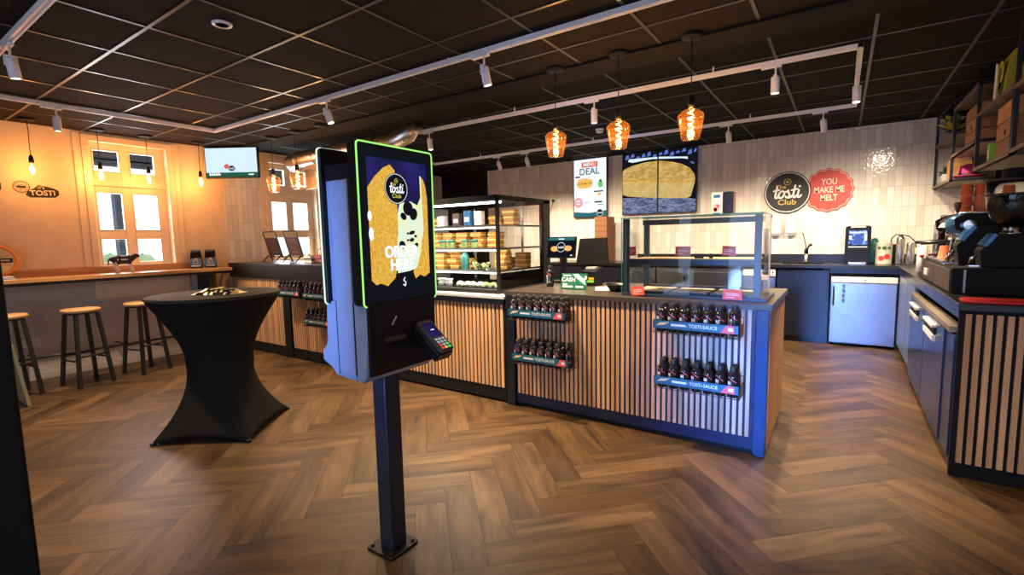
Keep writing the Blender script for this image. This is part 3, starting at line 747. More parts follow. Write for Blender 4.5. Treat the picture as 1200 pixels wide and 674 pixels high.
c0 = coffee_bag(); c0.location = (-6.93, 2.885, 1.10); c0.rotation_euler = (0, 0, -.55); c0['label'] = 'dark coffee bag with gold emblem on the bar, left of two'
dup(c0, (-6.92, 3.055, 1.10), 'dark coffee bag with gold emblem on the bar, right of two', rotz=-.55)
t = thing('wall_socket', 'white double wall socket below the bar beside the left stool', 'socket', (XL, 1.275, .40))
mb = MB(); mb.box(XL, XL + .010, 1.195, 1.355, .36, .44); mb.build('plate', [M['socket']], t, bevel=.004)
for y in (1.235, 1.315):
    mb = MB(); mb.lathe([(.0, 0), (.021, 0), (.021, .002), (.024, .002)], (0, 0, 0), 20); mb.v = [(XL + .0105 + z, y + a, .40 + b) for a, b, z in mb.v]; mb.build('outlet', [M['steelb']], t)
mb = MB(); mb.obox((-6.07, .985, .285), ((1, 0, 0), (0, .95, .12), (0, -.12, 1)), (.16, .012, .282)); 
tag(mb.build('leaning_board', [M['board']], o=(-6.07, .985, 0), bevel=.003), 'pale sage green board standing on the floor by the left stool', 'board')
# television in the corner
t = thing('wall_television', 'small wall television with pale blue picture high in the left corner', 'television', (-6.72, 3.33, 2.475), rotz=math.radians(34))
mb = MB(); mb.box(-.352, .352, -.02, .03, -.20, .20); mb.build('housing', [M['kioskd']], t, bevel=.006)
f = Flat((0, -.0205, 0), X3, Z3); f.rect(-.340, .340, -.188, .188, 0); f.lay(); f.rect(-.340, .340, -.188, -.128, 1); f.lay()
f.ell(-.065, -.05, .032, .030, 2); f.ell(-.0, -.075, .05, .040, 3); f.lay(); f.ringe(0, -.075, .046, .036, .004, 4); f.text('tosti', 0, -.075, .035, 4); f.rect(-.30, -.15, -.165, -.145, 4); f.rect(.22, .29, -.165, -.150, 4)
for i in range(5): f.rect(-.30 + i * .03, -.285 + i * .03, -.15, -.128 + .006 * (i % 3), 4)
f.mb.build('screen', [L['s_sky'], L['s_dgreen'], L['s_red'], L['s_black'], L['s_white']], t)
mb = MB(); mb.box(-.06, .06, .03, .10, -.06, .06); mb.bar((0, .08, .0), (0, .08, .203), .04, .03); mb.build('bracket', [M['blackm']], t)
# ================================================================== COCKTAIL TABLE
def make_table():
    cx, cy, zt, R = -3.89, 1.73, 1.03, .445
    t = thing('cocktail_table', 'black stretch covered cocktail table standing left of the kiosk', 'table', (cx, cy, 0))
    mb = MB(); n = 96; rows = 30; b = 0
    a0 = math.radians(-8)
    for q in range(rows + 1):
        s = q / rows; z = zt * (1 - s)
        for i in range(n):
            a = 2 * PI * i / n; ph = a - a0
            # between two feet the cloth hangs as a flat web
            k = (ph + PI / 4) % (PI / 2) - PI / 4                        # angle from the nearest foot
            sq = math.cos(PI / 4) / math.cos(PI / 4 - abs(k))            # square outline through the feet
            waist = R * (1 - .50 * math.sin(min(1, s / .50) * PI / 2) ** 1.15) if s < .5 else None
            Rw = R * .50
            if s < .5: r = waist * (1 - .06 * (s * 2) * (1 - sq))
            else:
                u = (s - .5) / .5; foot = Rw + (.485 - Rw) * (u ** 2.1)
                r = foot * (1 - u ** .8 + u ** .8 * sq) if u > 0 else foot
            hem = .050 * math.sin(min(1, abs(k) / (PI / 4) * 1.25) * PI / 2) ** .7
            zz = z if s < .5 else z + hem * ((s - .5) / .5) ** 2
            mb.v.append((cx + r * math.cos(a), cy + r * math.sin(a), zz + .004))
    for q in range(rows):
        for i in range(n):
            j = (i + 1) % n; mb.face((q * n + j, q * n + i, (q + 1) * n + i, (q + 1) * n + j), 0, .5, True)
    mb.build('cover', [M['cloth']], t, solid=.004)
    mb = MB(); mb.lathe([(0, .0), (R - .012, .0), (R - .001, .006), (R, .014), (R - .006, .021), (R - .02, .0245), (0, .025)], (cx, cy, zt - .018), 72); mb.build('tabletop', [M['cloth_lit']], t)
    mb = MB(); mb.cyl((cx, cy, .10), (cx, cy, zt - .02), .03, n=16); mb.build('column', [M['blackm']], t)
    for i in range(4):
        a = a0 + i * PI / 2; l = MB(); l.bar((cx, cy, .13), (cx + .44 * math.cos(a), cy + .44 * math.sin(a), .022), .04, .03); l.cyl((cx + .465 * math.cos(a), cy + .465 * math.sin(a), 0), (cx + .465 * math.cos(a), cy + .465 * math.sin(a), .022), .020, n=12); l.build('foot', [M['blackm']], t)
make_table()
t = thing('snack_bag', 'crumpled gold and black snack bag lying on the cocktail table', 'bag', (-3.80, 1.72, 1.037), rotz=math.radians(32))
mb = MB(); nu, nv = 16, 9
for top in (0, 1):
    for i in range(nu + 1):
        for j in range(nv + 1):
            u, v = i / nu * 2 - 1, j / nv * 2 - 1
            th = (1 - abs(u) ** 3) * (1 - abs(v) ** 2.2)
            z = .003 + top * (.042 * th + .006 * math.sin(9 * u + 4 * v) * th + .004 * math.sin(17 * v - 5 * u) * th) 
            mb.v.append((.165 * u, (.085 + .006 * math.sin(u * 14)) * v, z))
o_ = (nu + 1) * (nv + 1)
for top in (0, 1):
    for i in range(nu):
        for j in range(nv):
            q = [top * o_ + a * (nv + 1) + b for a, b in ((i, j), (i + 1, j), (i + 1, j + 1), (i, j + 1))]
            mat = 0 if (i < 2 or i > 13 or (top and (i * 3 + j * 5) % 7 < 2)) else (2 if (j > 3 and top and 3 < i < 12) else 1)
            mb.face(q if top else q[::-1], mat, .5, True)
mb.build('wrapper', [M['goldfoil'], M['sauce'], M['paper']], t)
# ================================================================== ORDER KIOSK
t = thing('order_kiosk', 'tall double-sided self-order kiosk on a square black pole', 'kiosk', (-1.63, 1.41, 0))
mb = MB(); mb.slab_round((-1.745, 1.325, 0), X3, Y3, (0, 0, .012), .172, .172, .022); mb.build('base_plate', [M['kioskd']], t, bevel=.002)
for sx, sy in ((-1.722, 1.348), (-1.596, 1.348), (-1.596, 1.474), (-1.722, 1.474)):
    mb = MB(); mb.cyl((sx, sy, .012), (sx, sy, .022), .008, n=6); mb.build('bolt', [M['blackm']], t)
mb = MB(); mb.box(-1.695, -1.612, 1.368, 1.455, .012, .90); mb.build('pole', [pm('pole_black', (.022, .028, .045), .38)], t, bevel=.006)
# body: side outline in X and Z, pulled along Y
prof = [(-1.755, 1.16), (-1.765, .985), (-1.800, .945), (-1.800, .905), (-1.735, .875), (-1.715, .850), (-1.545, .838), (-1.522, .862), (-1.508, 1.02), (-1.506, 1.16), (-1.56, 1.16), (-1.56, 1.70), (-1.70, 1.70), (-1.70, 1.16)]
mb = MB()
def shell(y0, y1, pr, mat): mb.prism(pr, (0, y0, 0), X3, Z3, (0, y1 - y0, 0), mat, .5)
low = [(-1.755, 1.16), (-1.765, .985), (-1.800, .945), (-1.800, .905), (-1.735, .875), (-1.715, .850), (-1.545, .838), (-1.522, .862), (-1.508, 1.02), (-1.506, 1.16)]
shell(1.205, 1.575, low, 0); shell(1.212, 1.568, [(-1.724, 1.16), (-1.562, 1.16), (-1.562, 1.70), (-1.724, 1.70)], 0)
mb.build('housing', [M['kiosk']], t, bevel=.006)
mb = MB()
for y0, y1 in ((1.196, 1.216), (1.564, 1.584)):                                   # centre cover strip of the side between two grooves
    mb.box(-1.684, -1.584, y0 + .004, y1 - .004, .865, 1.64)
mb.build('side_cover', [M['kiosk']], t, bevel=.004)
mb = MB()
for x in (-1.688, -1.580): mb.box(x - .0035, x + .0035, 1.2035, 1.206, .862, 1.16); mb.box(x - .0035, x + .0035, 1.2105, 1.213, 1.16, 1.64)
mb.build('groove', [M['matt']], t)
mb = MB(); mb.box(-1.7245, -1.5615, 1.2105, 1.5695, 1.642, 1.704); mb.build('top_cap', [M['kioskd']], t)
mb = MB(); mb.prism([(-1.5075, .866), (-1.500, .868), (-1.4945, 1.02), (-1.4935, 1.158), (-1.506, 1.158), (-1.508, 1.02)], (0, 1.207, 0), X3, Z3, (0, .366, 0)); mb.build('front_panel', [M['kioskd']], t, bevel=.002)
def screen_unit(x0, x1, side, name):
    s = MB(); h, w = .627, .397
    s.slab_round((x0, 1.195, 1.148), Y3, Z3, (x1 - x0, 0, 0), w, h, .014); u = s.build(name, [M['kioskd']], t, bevel=.003)
    return u
su = screen_unit(-1.56, -1.502, 1, 'screen_unit'); sl = screen_unit(-1.7255, -1.745, -1, 'rear_screen_unit')
def ring(x, d, mat, parent):
    r = MB(); P = rrect(.399, .629, .015, 6)
    r.tube([(x, 1.194 + a, 1.147 + b) for a, b in P], .0036, 6, 0, True); r.build('light_ring', [mat], parent)
ring(-1.502, 1, L['ring'], su); ring(-1.745, -1, L['ringw'], sl)
mb = MB(); f = Flat((-1.5012, 1.195, 1.148), Y3, Z3, mb, .0005)
f.rect(.012, .385, .012, .615, 0); f.lay(); f.rect(.040, .360, .30, .575, 1); f.lay()
f.poly([(.040, .458), (.075, .500), (.12, .538), (.155, .555), (.180, .535), (.188, .47), (.186, .35), (.178, .20), (.165, .105), (.12, .072), (.085, .085), (.062, .08), (.040, .10)], 2)
f.poly([(.322, .525), (.340, .510), (.352, .48), (.360, .43), (.360, .11), (.33, .095), (.30, .105), (.275, .09), (.262, .12), (.300, .25), (.325, .40)], 2)
f.lay(); f.poly([(.186, .36), (.200, .405), (.26, .415), (.300, .400), (.322, .44), (.326, .30), (.310, .20), (.285, .135), (.24, .125), (.175, .12), (.172, .20), (.184, .28)], 3)
f.poly([(.318, .525), (.326, .518), (.332, .30), (.322, .25)], 3)
f.lay()
for e in ((.245, .385, .028, .030, .3), (.275, .362, .022, .026, -.4), (.218, .352, .018, .014, -.6), (.262, .285, .018, .008, .2), (.238, .282, .006, .005, 0), (.260, .255, .014, .008, .2), (.238, .254, .007, .005, 0), (.282, .27, .008, .006, 0), (.205, .235, .018, .016, -.5), (.285, .232, .012, .010, .6)): f.ell(e[0], e[1], e[2], e[3], 4, 16, e[4])
for e in ((.048, .28, .012, .026), (.044, .35, .010, .02)): f.ell(*e, 5)
f.lay(); f.roundel(.185, .462, .062, 4, 5, 6); f.lay()
f.poly([(.150, .058), (.262, .058), (.262, .095), (.255, .118), (.16, .118)], 4); f.lay()
f.text('ORDER', .197, .205, .066, 7, .86); f.text('HERE', .197, .152, .066, 7, .86); f.lay(); 
for dx in (-.0016, .0, .0016): f.lay(); f.text('ORDER', .197 + dx, .207, .064, 5, .86); f.text('HERE', .197 + dx, .154, .064, 5, .86)
f.stroke([(.205, .100), (.198, .090), (.210, .080), (.206, .066), (.196, .072)], .005, 5)
mb.build('screen_picture', [L['s_black'], L['s_navy'], L['s_bread'], L['s_cheese'], L['s_black'], L['s_white'], L['s_gold'], L['s_pale']], su)
mb = MB(); mb.box(-1.7462, -1.745, 1.215, 1.572, 1.168, 1.757); mb.build('rear_glass', [M['sauce']], sl)
mb = MB(); mb.obox((-1.4925, 1.335, 1.005), ((0, 1, 0), (0, 0, 1), (1, 0, 0)), (.055, .010, .006)); mb.build('receipt_slot', [pm('slot_brown', (.05, .035, .03), .3)], t, bevel=.002)
mb = MB(); mb.bar((-1.492, 1.320, 1.062), (-1.492, 1.345, 1.095), .004, .003); mb.build('scanner_mark', [M['steelb']], t)
# payment terminal on its cradle, leaning out of the front
R_ = math.radians(40); ax = ((0, 1, 0), (math.cos(R_), 0, -math.sin(R_)), (math.sin(R_), 0, math.cos(R_)))
pc = Vector((-1.425, 1.487, .985))
def on(u, v, w): return pc + Vector(ax[0]) * u + Vector(ax[1]) * v + Vector(ax[2]) * w
mb = MB(); mb.obox(on(0, .0, -.022), ax, (.046, .092, .022)); mb.bar((-1.50, 1.487, .99), tuple(on(0, .0, -.03)), .06, .06); mb.build('terminal_cradle', [M['kioskd']], t, bevel=.006)
mb = MB(); mb.obox(on(0, 0, .010), ax, (.040, .088, .011)); pt = mb.build('payment_terminal', [pm('terminal_grey', (.045, .045, .05), .35)], t, bevel=.006)
f = Flat(on(0, 0, .0213), ax[0], tuple(-a for a in ax[1])); f.rect(-.031, .031, -.010, .070, 0); f.lay(); f.rect(-.010, .010, .025, .030, 1); f.mb.build('terminal_display', [L['s_navy'], L['s_white']], pt)
f = Flat(on(0, 0, .0213), ax[0], tuple(-a for a in ax[1]))
for r in range(4):
    for c in range(3):
        m = 0 if r < 3 else (1, 3, 2)[c]
        if r == 2: m = (1, 0, 2)[c]
        f.rect(-.028 + c * .020, -.013 + c * .020, -.080 + (3 - r) * .016, -.069 + (3 - r) * .016, m)
f.mb.build('keypad', [L['s_grey'], L['s_key_r'], L['s_key_g'], L['s_orange']], pt)
# ================================================================== COUNTERS
def slats_x(mb, x0, x1, y, z0, z1, pitch, w, d=.018):
    n = int((x1 - x0) / pitch); off = (x1 - x0 - (n - 1) * pitch - w) / 2
    for i in range(n): x = x0 + off + i * pitch; mb.box(x, x + w, y - d, y, z0, z1, 0)
YI = 3.275
# island
t = thing('service_island', 'wooden slatted island counter with dark worktop in front of the kitchen', 'counter', (-1.31, 3.77, 0))
mb = MB(); mb.box(-2.27, -.36, YI + .02, 4.22, .10, .93); mb.build('carcass', [M['laminate']], t)
mb = MB(); mb.box(-2.25, -.40, YI + .03, 4.20, 0, .10); mb.build('plinth', [M['matt']], t)
mb = MB(); mb.box(-2.29, -.345, YI - .0, YI + .022, .035, .115); mb.box(-2.20, -.42, YI + .004, YI + .02, .10, .935); mb.build('back_panel', [pm('island_panel', (.007, .017, .052), .28)], t)  # panel tinted blue: daylight on the island put into its colour
mb = MB(); slats_x(mb, -2.205, -.425, YI + .006, .115, .932, .0375, .0215, .013); mb.build('slat_panel', [M['slat']], t)
mb = MB(); mb.box(-.415, -.345, YI - .022, YI + .04, .004, .932); mb.build('corner_post', [M['navy']], t, bevel=.003)  # navy here carries the blue daylight on this post; left post stays dark
mb = MB(); mb.box(-2.29, -2.212, YI - .022, YI + .04, .004, .932); mb.build('left_post', [M['laminate']], t, bevel=.003)
mb = MB()
for i in range(21): mb.box(-.36, -.343, 3.335 + i * .0425, 3.335 + i * .0425 + .036, .03, .932)
mb.build('side_slat_panel', [wood('side_oak', (.58, .27, .09), (.78, .43, .18), .5, (30, 30, 2), .15)], t)
mb = MB(); mb.box(-2.30, -.328, YI - .025, 4.265, .932, .970); mb.build('worktop', [M['top']], t, bevel=.003)
# lower counter behind the kiosk carrying the pastry case
t = thing('display_counter', 'low slatted counter under the glass pastry case', 'counter', (-3.3, 3.7, 0))
mb = MB(); mb.box(-4.29, -2.315, YI + .02, 4.30, .10, .895); mb.build('carcass', [M['laminate']], t)
mb = MB(); mb.box(-4.29, -2.315, YI + .002, YI + .02, .02, .13); mb.box(-4.29, -2.315, YI + .006, YI + .02, .12, .895); mb.build('back_panel', [M['matt']], t)
mb = MB(); slats_x(mb, -4.285, -2.32, YI + .006, .132, .845, .0425, .0245, .011); mb.build('slat_panel', [M['slat']], t)
mb = MB(); mb.box(-4.29, -2.315, YI - .018, YI + .01, .848, .893); mb.build('fascia', [M['laminate']], t)
mb = MB(); mb.box(-4.295, -2.305, YI - .022, 4.31, .895, .920); mb.build('worktop', [M['steelb']], t, bevel=.003)
# tall black counter on the left
t = thing('pickup_counter', 'tall black-topped counter with oak slats along the left rear', 'counter', (-5.6, 3.6, 0))
mb = MB(); mb.box(-6.84, -4.31, YI + .02, 3.92, .0, 1.11); mb.build('carcass', [M['laminate']], t)
mb = MB(); mb.box(-6.84, -4.31, YI + .0, YI + .02, .012, .13); mb.box(-6.84, -4.31, YI + .006, YI + .02, .12, .96); mb.build('back_panel', [M['matt']], t)
mb = MB(); slats_x(mb, -6.82, -5.63, YI + .006, .132, .958, .0405, .0235, .010); mb.build('slat_panel', [M['slat']], t)
mb = MB(); slats_x(mb, -5.47, -4.32, YI + .006, .132, .958, .0405, .0235, .010); mb.build('slat_panel', [M['slat']], t)
mb = MB(); mb.box(-5.62, -5.48, YI - .016, YI + .02, .012, .96); mb.build('post', [M['matt']], t, bevel=.002)
mb = MB(); mb.box(-6.85, -4.305, YI - .030, YI + .02, .962, 1.112); mb.build('fascia', [M['toplam']], t, bevel=.003)
mb = MB(); mb.box(-6.86, -4.30, YI - .036, 3.95, 1.113, 1.15); mb.build('worktop', [M['toplam']], t, bevel=.003)
# ================================================================== SAUCE RACKS
def bottle():
    t = thing('sauce_bottle', '', 'bottle', (0, 0, 0))
    mb = MB(); mb.lathe([(.0, 0), (.027, 0), (.0315, .004), (.0325, .012), (.0325, .124), (.0305, .134), (.022, .149), (.0165, .154), (.0165, .160), (0, .160)], (0, 0, 0), 16); mb.build('bottle_body', [M['sauce']], t)
    mb = MB(); mb.lathe([(.0, .156), (.0185, .156), (.019, .158), (.0185, .184), (.016, .187), (0, .187)], (0, 0, 0), 14); mb.build('cap', [M['black']], t)
    mb = MB(); n = 14
    def strip(a0, a1, z0, z1, m, k=4, sl=0.0):
        b = len(mb.v)
        for i in range(k + 1):
            a = math.radians(a0 + (a1 - a0) * i / k); s_ = sl * (i / k)
            for z in (z0 + s_, z1 + s_): mb.v.append((.0328 * math.sin(a), -.0328 * math.cos(a), z))
        for i in range(k): mb.face((b + 2 * i, b + 2 * i + 2, b + 2 * i + 3, b + 2 * i + 1), m)
    strip(-42, -35, .082, .104, 0); strip(-28, -21, .082, .104, 0); strip(-42, -21, .090, .096, 0); strip(-14, -8, .082, .104, 0); strip(-40, -10, .066, .076, 0); strip(-40, -10, .030, .060, 2)
    strip(-20, 46, .126, .121, 1, 5, -.026); strip(-36, -20, .1265, .1285, 2); strip(8, 40, .040, .046, 2)
    mb.build('bottle_label', [M['card'], M['redglow'], M['steelb']], t)
    return t
bt0 = bottle(); bt_used = [False]
def rack(x0, x1, z, y, name_lab, blabel, nb, group, skip=()):
    xm = (x0 + x1) / 2
    t = thing('sauce_rack', name_lab, 'bottle rack', (xm, y, z))
    yb, yf = y, y - .145
    mb = MB(); r = .0022
    for zz in (z - .004, z + .05, z + .075):
        mb.tube([(x0, yb, zz), (x0, yf, zz), (x1, yf, zz), (x1, yb, zz)], r, 6)
    k = 10
    for i in range(k + 1):
        x = x0 + (x1 - x0) * i / k
        mb.tube([(x, yb, z + .11), (x, yb, z - .004), (x, yf, z - .004), (x, yf, z + .075)], r, 5)
    for yy in (y - .05, y - .10): mb.tube([(x0, yy, z - .006), (x1, yy, z - .006)], r, 5)
    mb.tube([(x0, yb, z + .11), (x1, yb, z + .11)], r, 5)
    for x in (x0, x1):
        for yy in (y - .05, y - .10): mb.tube([(x, yy, z - .004), (x, yy, z + .075)], r, 5)
    mb.build('wire_basket', [M['wire']], t)
    f = Flat((x0 + .005, yf - .004, z + .028), X3, Z3); w = x1 - x0 - .01
    f.mb.box(x0 + .004, x1 - .004, yf - .0038, yf - .0026, z + .026, z + .078, 0)
    f.rect(0, w, 0, .048, 0); f.lay(); f.poly([(w * .80, 0), (w * .96, 0), (w * .96, .048), (w * .87, .048)], 1); f.poly([(w * .03, .014), (w * .14, .024), (w * .20, .042), (w * .08, .036)], 2); f.rect(w * .22, w * .40, .018, .032, 3)
    f.lay(); f.text('- TOSTI-SAUCE', w * .585, .025, .030, 3, .92); f.rect(w * .76, w * .765, .012, .036, 3); f.rect(w * .89, w * .945, .014, .034, 3)
    f.mb.build('label_strip', [pm('strip_teal', (.015, .11, .16), .35) if 'strip_teal' not in MATS else MATS['strip_teal'], M['redglow'], M['bread2'], M['card']], t)
    p = (x1 - x0 - .016) / nb
    for row in range(2):
        for i in range(nb):
            if (row, i) in skip: continue
            loc = (x0 + .008 + p * (i + .5), yf + .036 + row * .068, z)
            if not bt_used[0]: bt0.location = loc; bt0['label'] = blabel; bt0['group'] = group; bt_used[0] = True
            else: dup(bt0, loc, blabel, group, rotz=random.uniform(-.25, .25))
YR = YI - .020
rack(-2.165, -1.655, .768, YR, 'upper left wire rack of sauce bottles on the wooden island', 'small black sauce bottle in the upper left rack on the wooden island', 7, 'bottles in the upper left island rack')
rack(-2.140, -1.630, .415, YR, 'lower left wire rack of sauce bottles on the wooden island', 'small black sauce bottle in the lower left rack on the wooden island', 7, 'bottles in the lower left island rack', ((0, 6),))
rack(-1.005, -.485, .772, YR, 'upper right wire rack of sauce bottles on the wooden island', 'small black sauce bottle in the upper right rack on the wooden island', 7, 'bottles in the upper right island rack', ((0, 6),))
rack(-.995, -.475, .40, YR, 'lower right wire rack of sauce bottles on the wooden island', 'small black sauce bottle in the lower right rack on the wooden island', 7, 'bottles in the lower right island rack')
rack(-5.50, -5.02, .775, YR, 'upper left wire rack of sauce bottles on the tall black counter', 'small black sauce bottle in the upper left rack on the tall black counter', 6, 'bottles in the upper left rack of the tall counter')
rack(-4.96, -4.48, .765, YR, 'upper right wire rack of sauce bottles on the tall black counter, partly behind kiosk', 'small black sauce bottle in the upper right rack on the tall black counter', 6, 'bottles in the upper right rack of the tall counter')
rack(-4.97, -4.49, .475, YR, 'lower wire rack of sauce bottles on the tall black counter, partly behind kiosk', 'small black sauce bottle in the lower rack on the tall black counter', 6, 'bottles in the lower rack of the tall counter')
# ================================================================== ON THE TALL COUNTER
def menu_stand():
    t = thing('menu_stand', '', 'menu stand', (0, 0, 0), 'clipboard menu stands on the tall counter')
    mb = MB()
    for x in (-.115, .115): mb.tube([(x, .10, .395), (x, .0, .06), (x, -.02, .035), (x, -.09, .095), (x, -.16, .004)] if x < 0 else [(x, .10, .395), (x, .0, .06), (x, -.02, .035), (x, -.02, .004)], .008, 8)
    mb.tube([(-.115, .10, .395), (-.10, .108, .405), (.10, .108, .405), (.115, .10, .395)], .008, 8); mb.tube([(-.115, -.0, .07), (.115, 0, .07)], .008, 8)
    mb.tube([(-.115, .03, .09), (-.115, .13, .004)], .008, 8); mb.tube([(.115, .03, .09), (.115, .13, .004)], .008, 8)
    mb.build('wire_frame', [M['blackm']], t)
    mb = MB(); mb.obox((0, .042, .205), ((1, 0, 0), (0, .285, .958), (0, -.958, .285)), (.105, .125, .006)); mb.build('board', [M['purple']], t, bevel=.002)
    f = Flat((0, .036, .205), (1, 0, 0), (0, .285, .958)); f.ringe(0, .02, .05, .05, .006, 0); f.rect(-.05, .05, -.08, -.07, 0); f.rect(-.04, .04, -.10, -.093, 0); g = Flat((0, .0485, .205), (-1, 0, 0), (0, .285, .958), f.mb); g.ringe(0, .02, .05, .05, .006, 0); g.rect(-.05, .05, -.08, -.07, 0); g.rect(-.07, .07, .085, .092, 0); f.mb.build('board_print', [pm('print_brown', (.30, .19, .15), .6)], t)
    return t
m0 = menu_stand(); m0.location = (-6.38, 3.66, 1.15); m0.rotation_euler = (0, 0, PI + .18); m0['label'] = 'dark menu clipboard on a black wire stand, left of the pair'
dup(m0, (-5.90, 3.66, 1.15), 'dark menu clipboard on a black wire stand, right of the pair', rotz=PI + .18)
t = thing('wire_basket', 'black wire basket with red napkins beside the menu clipboards', 'basket', (-5.28, 3.62, 1.15))
mb = MB()
for z, s_ in ((1.158, .8), (1.20, .92), (1.24, 1.0)): mb.tube([(-5.28 + a * .13 * s_, 3.62 + b * .10 * s_, z) for a, b in ((-1, -1), (1, -1), (1, 1), (-1, 1))], .004, 6, closed=True)
for a in (-1, -.5, 0, .5, 1):
    for b in (-1, 1): mb.tube([(-5.28 + a * .104, 3.62 + b * .08, 1.156), (-5.28 + a * .13, 3.62 + b * .10, 1.24)], .003, 5)
mb.tube([(-5.41, 3.62, 1.24), (-5.38, 3.62, 1.31), (-5.28, 3.62, 1.34), (-5.18, 3.62, 1.31), (-5.15, 3.62, 1.24)], .004, 6)
mb.build('basket', [M['blackm']], t)
mb = MB()
for i in range(5): mb.obox((-5.34 + i * .028, 3.62, 1.205), ((.95, 0, .3), (0, 1, 0), (-.3, 0, .95)), (.008, .07, .045), i % 2)
mb.build('napkin_pack', [M['redglow'], M['card']], t)
for i, (dx, dz, c) in enumerate(((0, 0, 'card'), (.01, .028, 'black'), (-.005, .056, 'white'))):
    mb = MB(); mb.box(-5.60 + dx, -5.44 + dx, 3.56, 3.70, 1.15 + dz, 1.15 + dz + .0275); mb.box(-5.60 + dx, -5.44 + dx, 3.559, 3.56, 1.156 + dz, 1.162 + dz, 1)
    tag(mb.build('takeaway_tray', [M[c], M['steelb']], o=(-5.52, 3.63, 1.15 + dz), bevel=.004), ('lowest', 'middle', 'topmost')[i] + ' flat takeaway tray of the little pile between clipboards and basket', 'tray', 'takeaway trays on the tall counter')
# ================================================================== PASTRY CASE
t = thing('pastry_case', 'black framed lit glass pastry case full of toasties behind the kiosk', 'display case', (-3.1, 3.85, .92))
x0, x1, y0, y1, zb, zt = -3.72, -2.44, 3.38, 4.28, .92, 1.765
mb = MB(); mb.box(x0, x1, y0, y1, zb, zb + .035); mb.build('base', [M['matt']], t, bevel=.003)
mb = MB()
for x in (x0, x1 - .028): mb.box(x, x + .028, y0, y0 + .028, zb + .035, zt)
for x in (x0, x1 - .050): mb.box(x, x + .05, y1 - .13, y1, zb + .035, zt)
mb.box(x0, x1, y0, y0 + .03, zt - .030, zt); mb.box(x0, x1, y1 - .03, y1, zt - .03, zt)
for x in (x0, x1 - .03): mb.box(x, x + .03, y0, y1, zt - .03, zt)
mb.box(x0, x1, y0, y1, zt, zt + .012); mb.build('frame', [M['matt']], t, bevel=.002)
mb = MB()
for z in (1.515, 1.312, 1.112): mb.box(x0 + .03, x1 - .03, y0 + .06, y1 - .06, z, z + .008)
mb.build('shelf', [M['clear']], t)
mb = MB()
for z in (1.515, 1.312, 1.112): mb.box(x0 + .03, x1 - .03, y0 + .048, y0 + .06, z - .010, z + .012); mb.box(x1 - .042, x1 - .03, y0 + .06, y1 - .06, z - .008, z + .010)
mb.build('shelf_edge', [M['steel']], t)
mb = MB()
for z in (1.500, 1.297, 1.097): mb.box(x0 + .05, x1 - .05, y0 + .062, y0 + .080, z - .006, z + .004)
mb.box(x0 + .05, x1 - .05, y0 + .10, y0 + .13, zt - .052, zt - .034); mb.build('led_strip', [L['led']], t)
mb = MB(); mb.poly([(x0 + .014, y0 + .012, zb + .035), (x1 - .014, y0 + .012, zb + .035), (x1 - .014, y0 + .012, zt - .03), (x0 + .014, y0 + .012, zt - .03)]); mb.poly([(x1 - .010, y0 + .02, zb + .035), (x1 - .010, y1 - .03, zb + .035), (x1 - .010, y1 - .03, zt - .03), (x1 - .010, y0 + .02, zt - .03)])
mb.build('glass_pane', [M['clear']], t)
mb = MB(); mb.box(x0 + .03, x0 + .04, y0 + .03, y1 - .03, zb + .04, zt - .03); mb.build('left_wall', [M['steelb']], t)
mb = MB()
for x in (-3.40, -3.08, -2.76): mb.box(x - .012, x + .012, y1 - .03, y1 - .01, zb + .035, zt - .03)
mb.build('rear_door_frame', [M['steel']], t)
mb = MB(); mb.box(x1 - .024, x1 - .014, y0 + .035, y1 - .13, zb + .036, 1.098); mb.build('side_panel', [M['matt']], t)
# food inside
def sandwich():
    t = thing('toastie', '', 'toasted sandwich', (0, 0, 0))
    for z0, nm in ((0, 'bread_slice'), (.030, 'bread_slice')):
        mb = MB(); mb.prism([(-.062, -.055), (.062, -.055), (.064, .03), (.05, .058), (-.05, .058), (-.064, .03)], (0, 0, z0), X3, Y3, (0, 0, .018)); mb.build(nm, [M['bread']], t, bevel=.006)
    mb = MB(); mb.prism([(-.064, -.058), (.066, -.056), (.062, .035), (-.06, .05)], (0, 0, .0185), X3, Y3, (0, 0, .011)); mb.build('filling', [M['cheese']], t, bevel=.003)
    return t
sw0 = sandwich(); sw_used = [False]; SWM = {}
def put_sw(loc, rz, label, group):
    if not sw_used[0]: sw0.location = loc; sw0.rotation_euler = (0, 0, rz); sw0['label'] = label; sw0['group'] = group; sw_used[0] = True
    else: dup(sw0, loc, label, group, rotz=rz)
for sh, lab, cols in ((1.320, 'toasted sandwich stacked on the middle shelf of the pastry case', [(-3.58, 3), (-3.40, 3), (-3.22, 3), (-3.04, 3), (-2.86, 3), (-2.66, 3)]),
                      (1.120, 'toasted sandwich stacked on the lower shelf of the pastry case', [(-3.52, 3), (-3.33, 3), (-3.15, 4), (-2.98, 2), (-2.58, 4)]),
                      (1.523, 'toasted sandwich stacked on the top shelf of the pastry case', [(-2.72, 2), (-2.55, 3), (-3.45, 2)])):
    for x, k in cols:
        for i in range(k):
            put_sw((x + random.uniform(-.008, .008), 3.66 + random.uniform(-.02, .02) + (.0 if sh < 1.5 else .1), sh + i * .0485), random.uniform(-.2, .2), lab, lab.replace('toasted sandwich stacked', 'toasties'))
for x, k in ((-2.54, 3), (-2.72, 2)):
    for i in range(k): put_sw((x, 3.93, 1.120 + i * .0485), random.uniform(-.2, .2), 'toasted sandwich stacked on the lower shelf of the pastry case', 'toasties on the lower shelf of the pastry case')
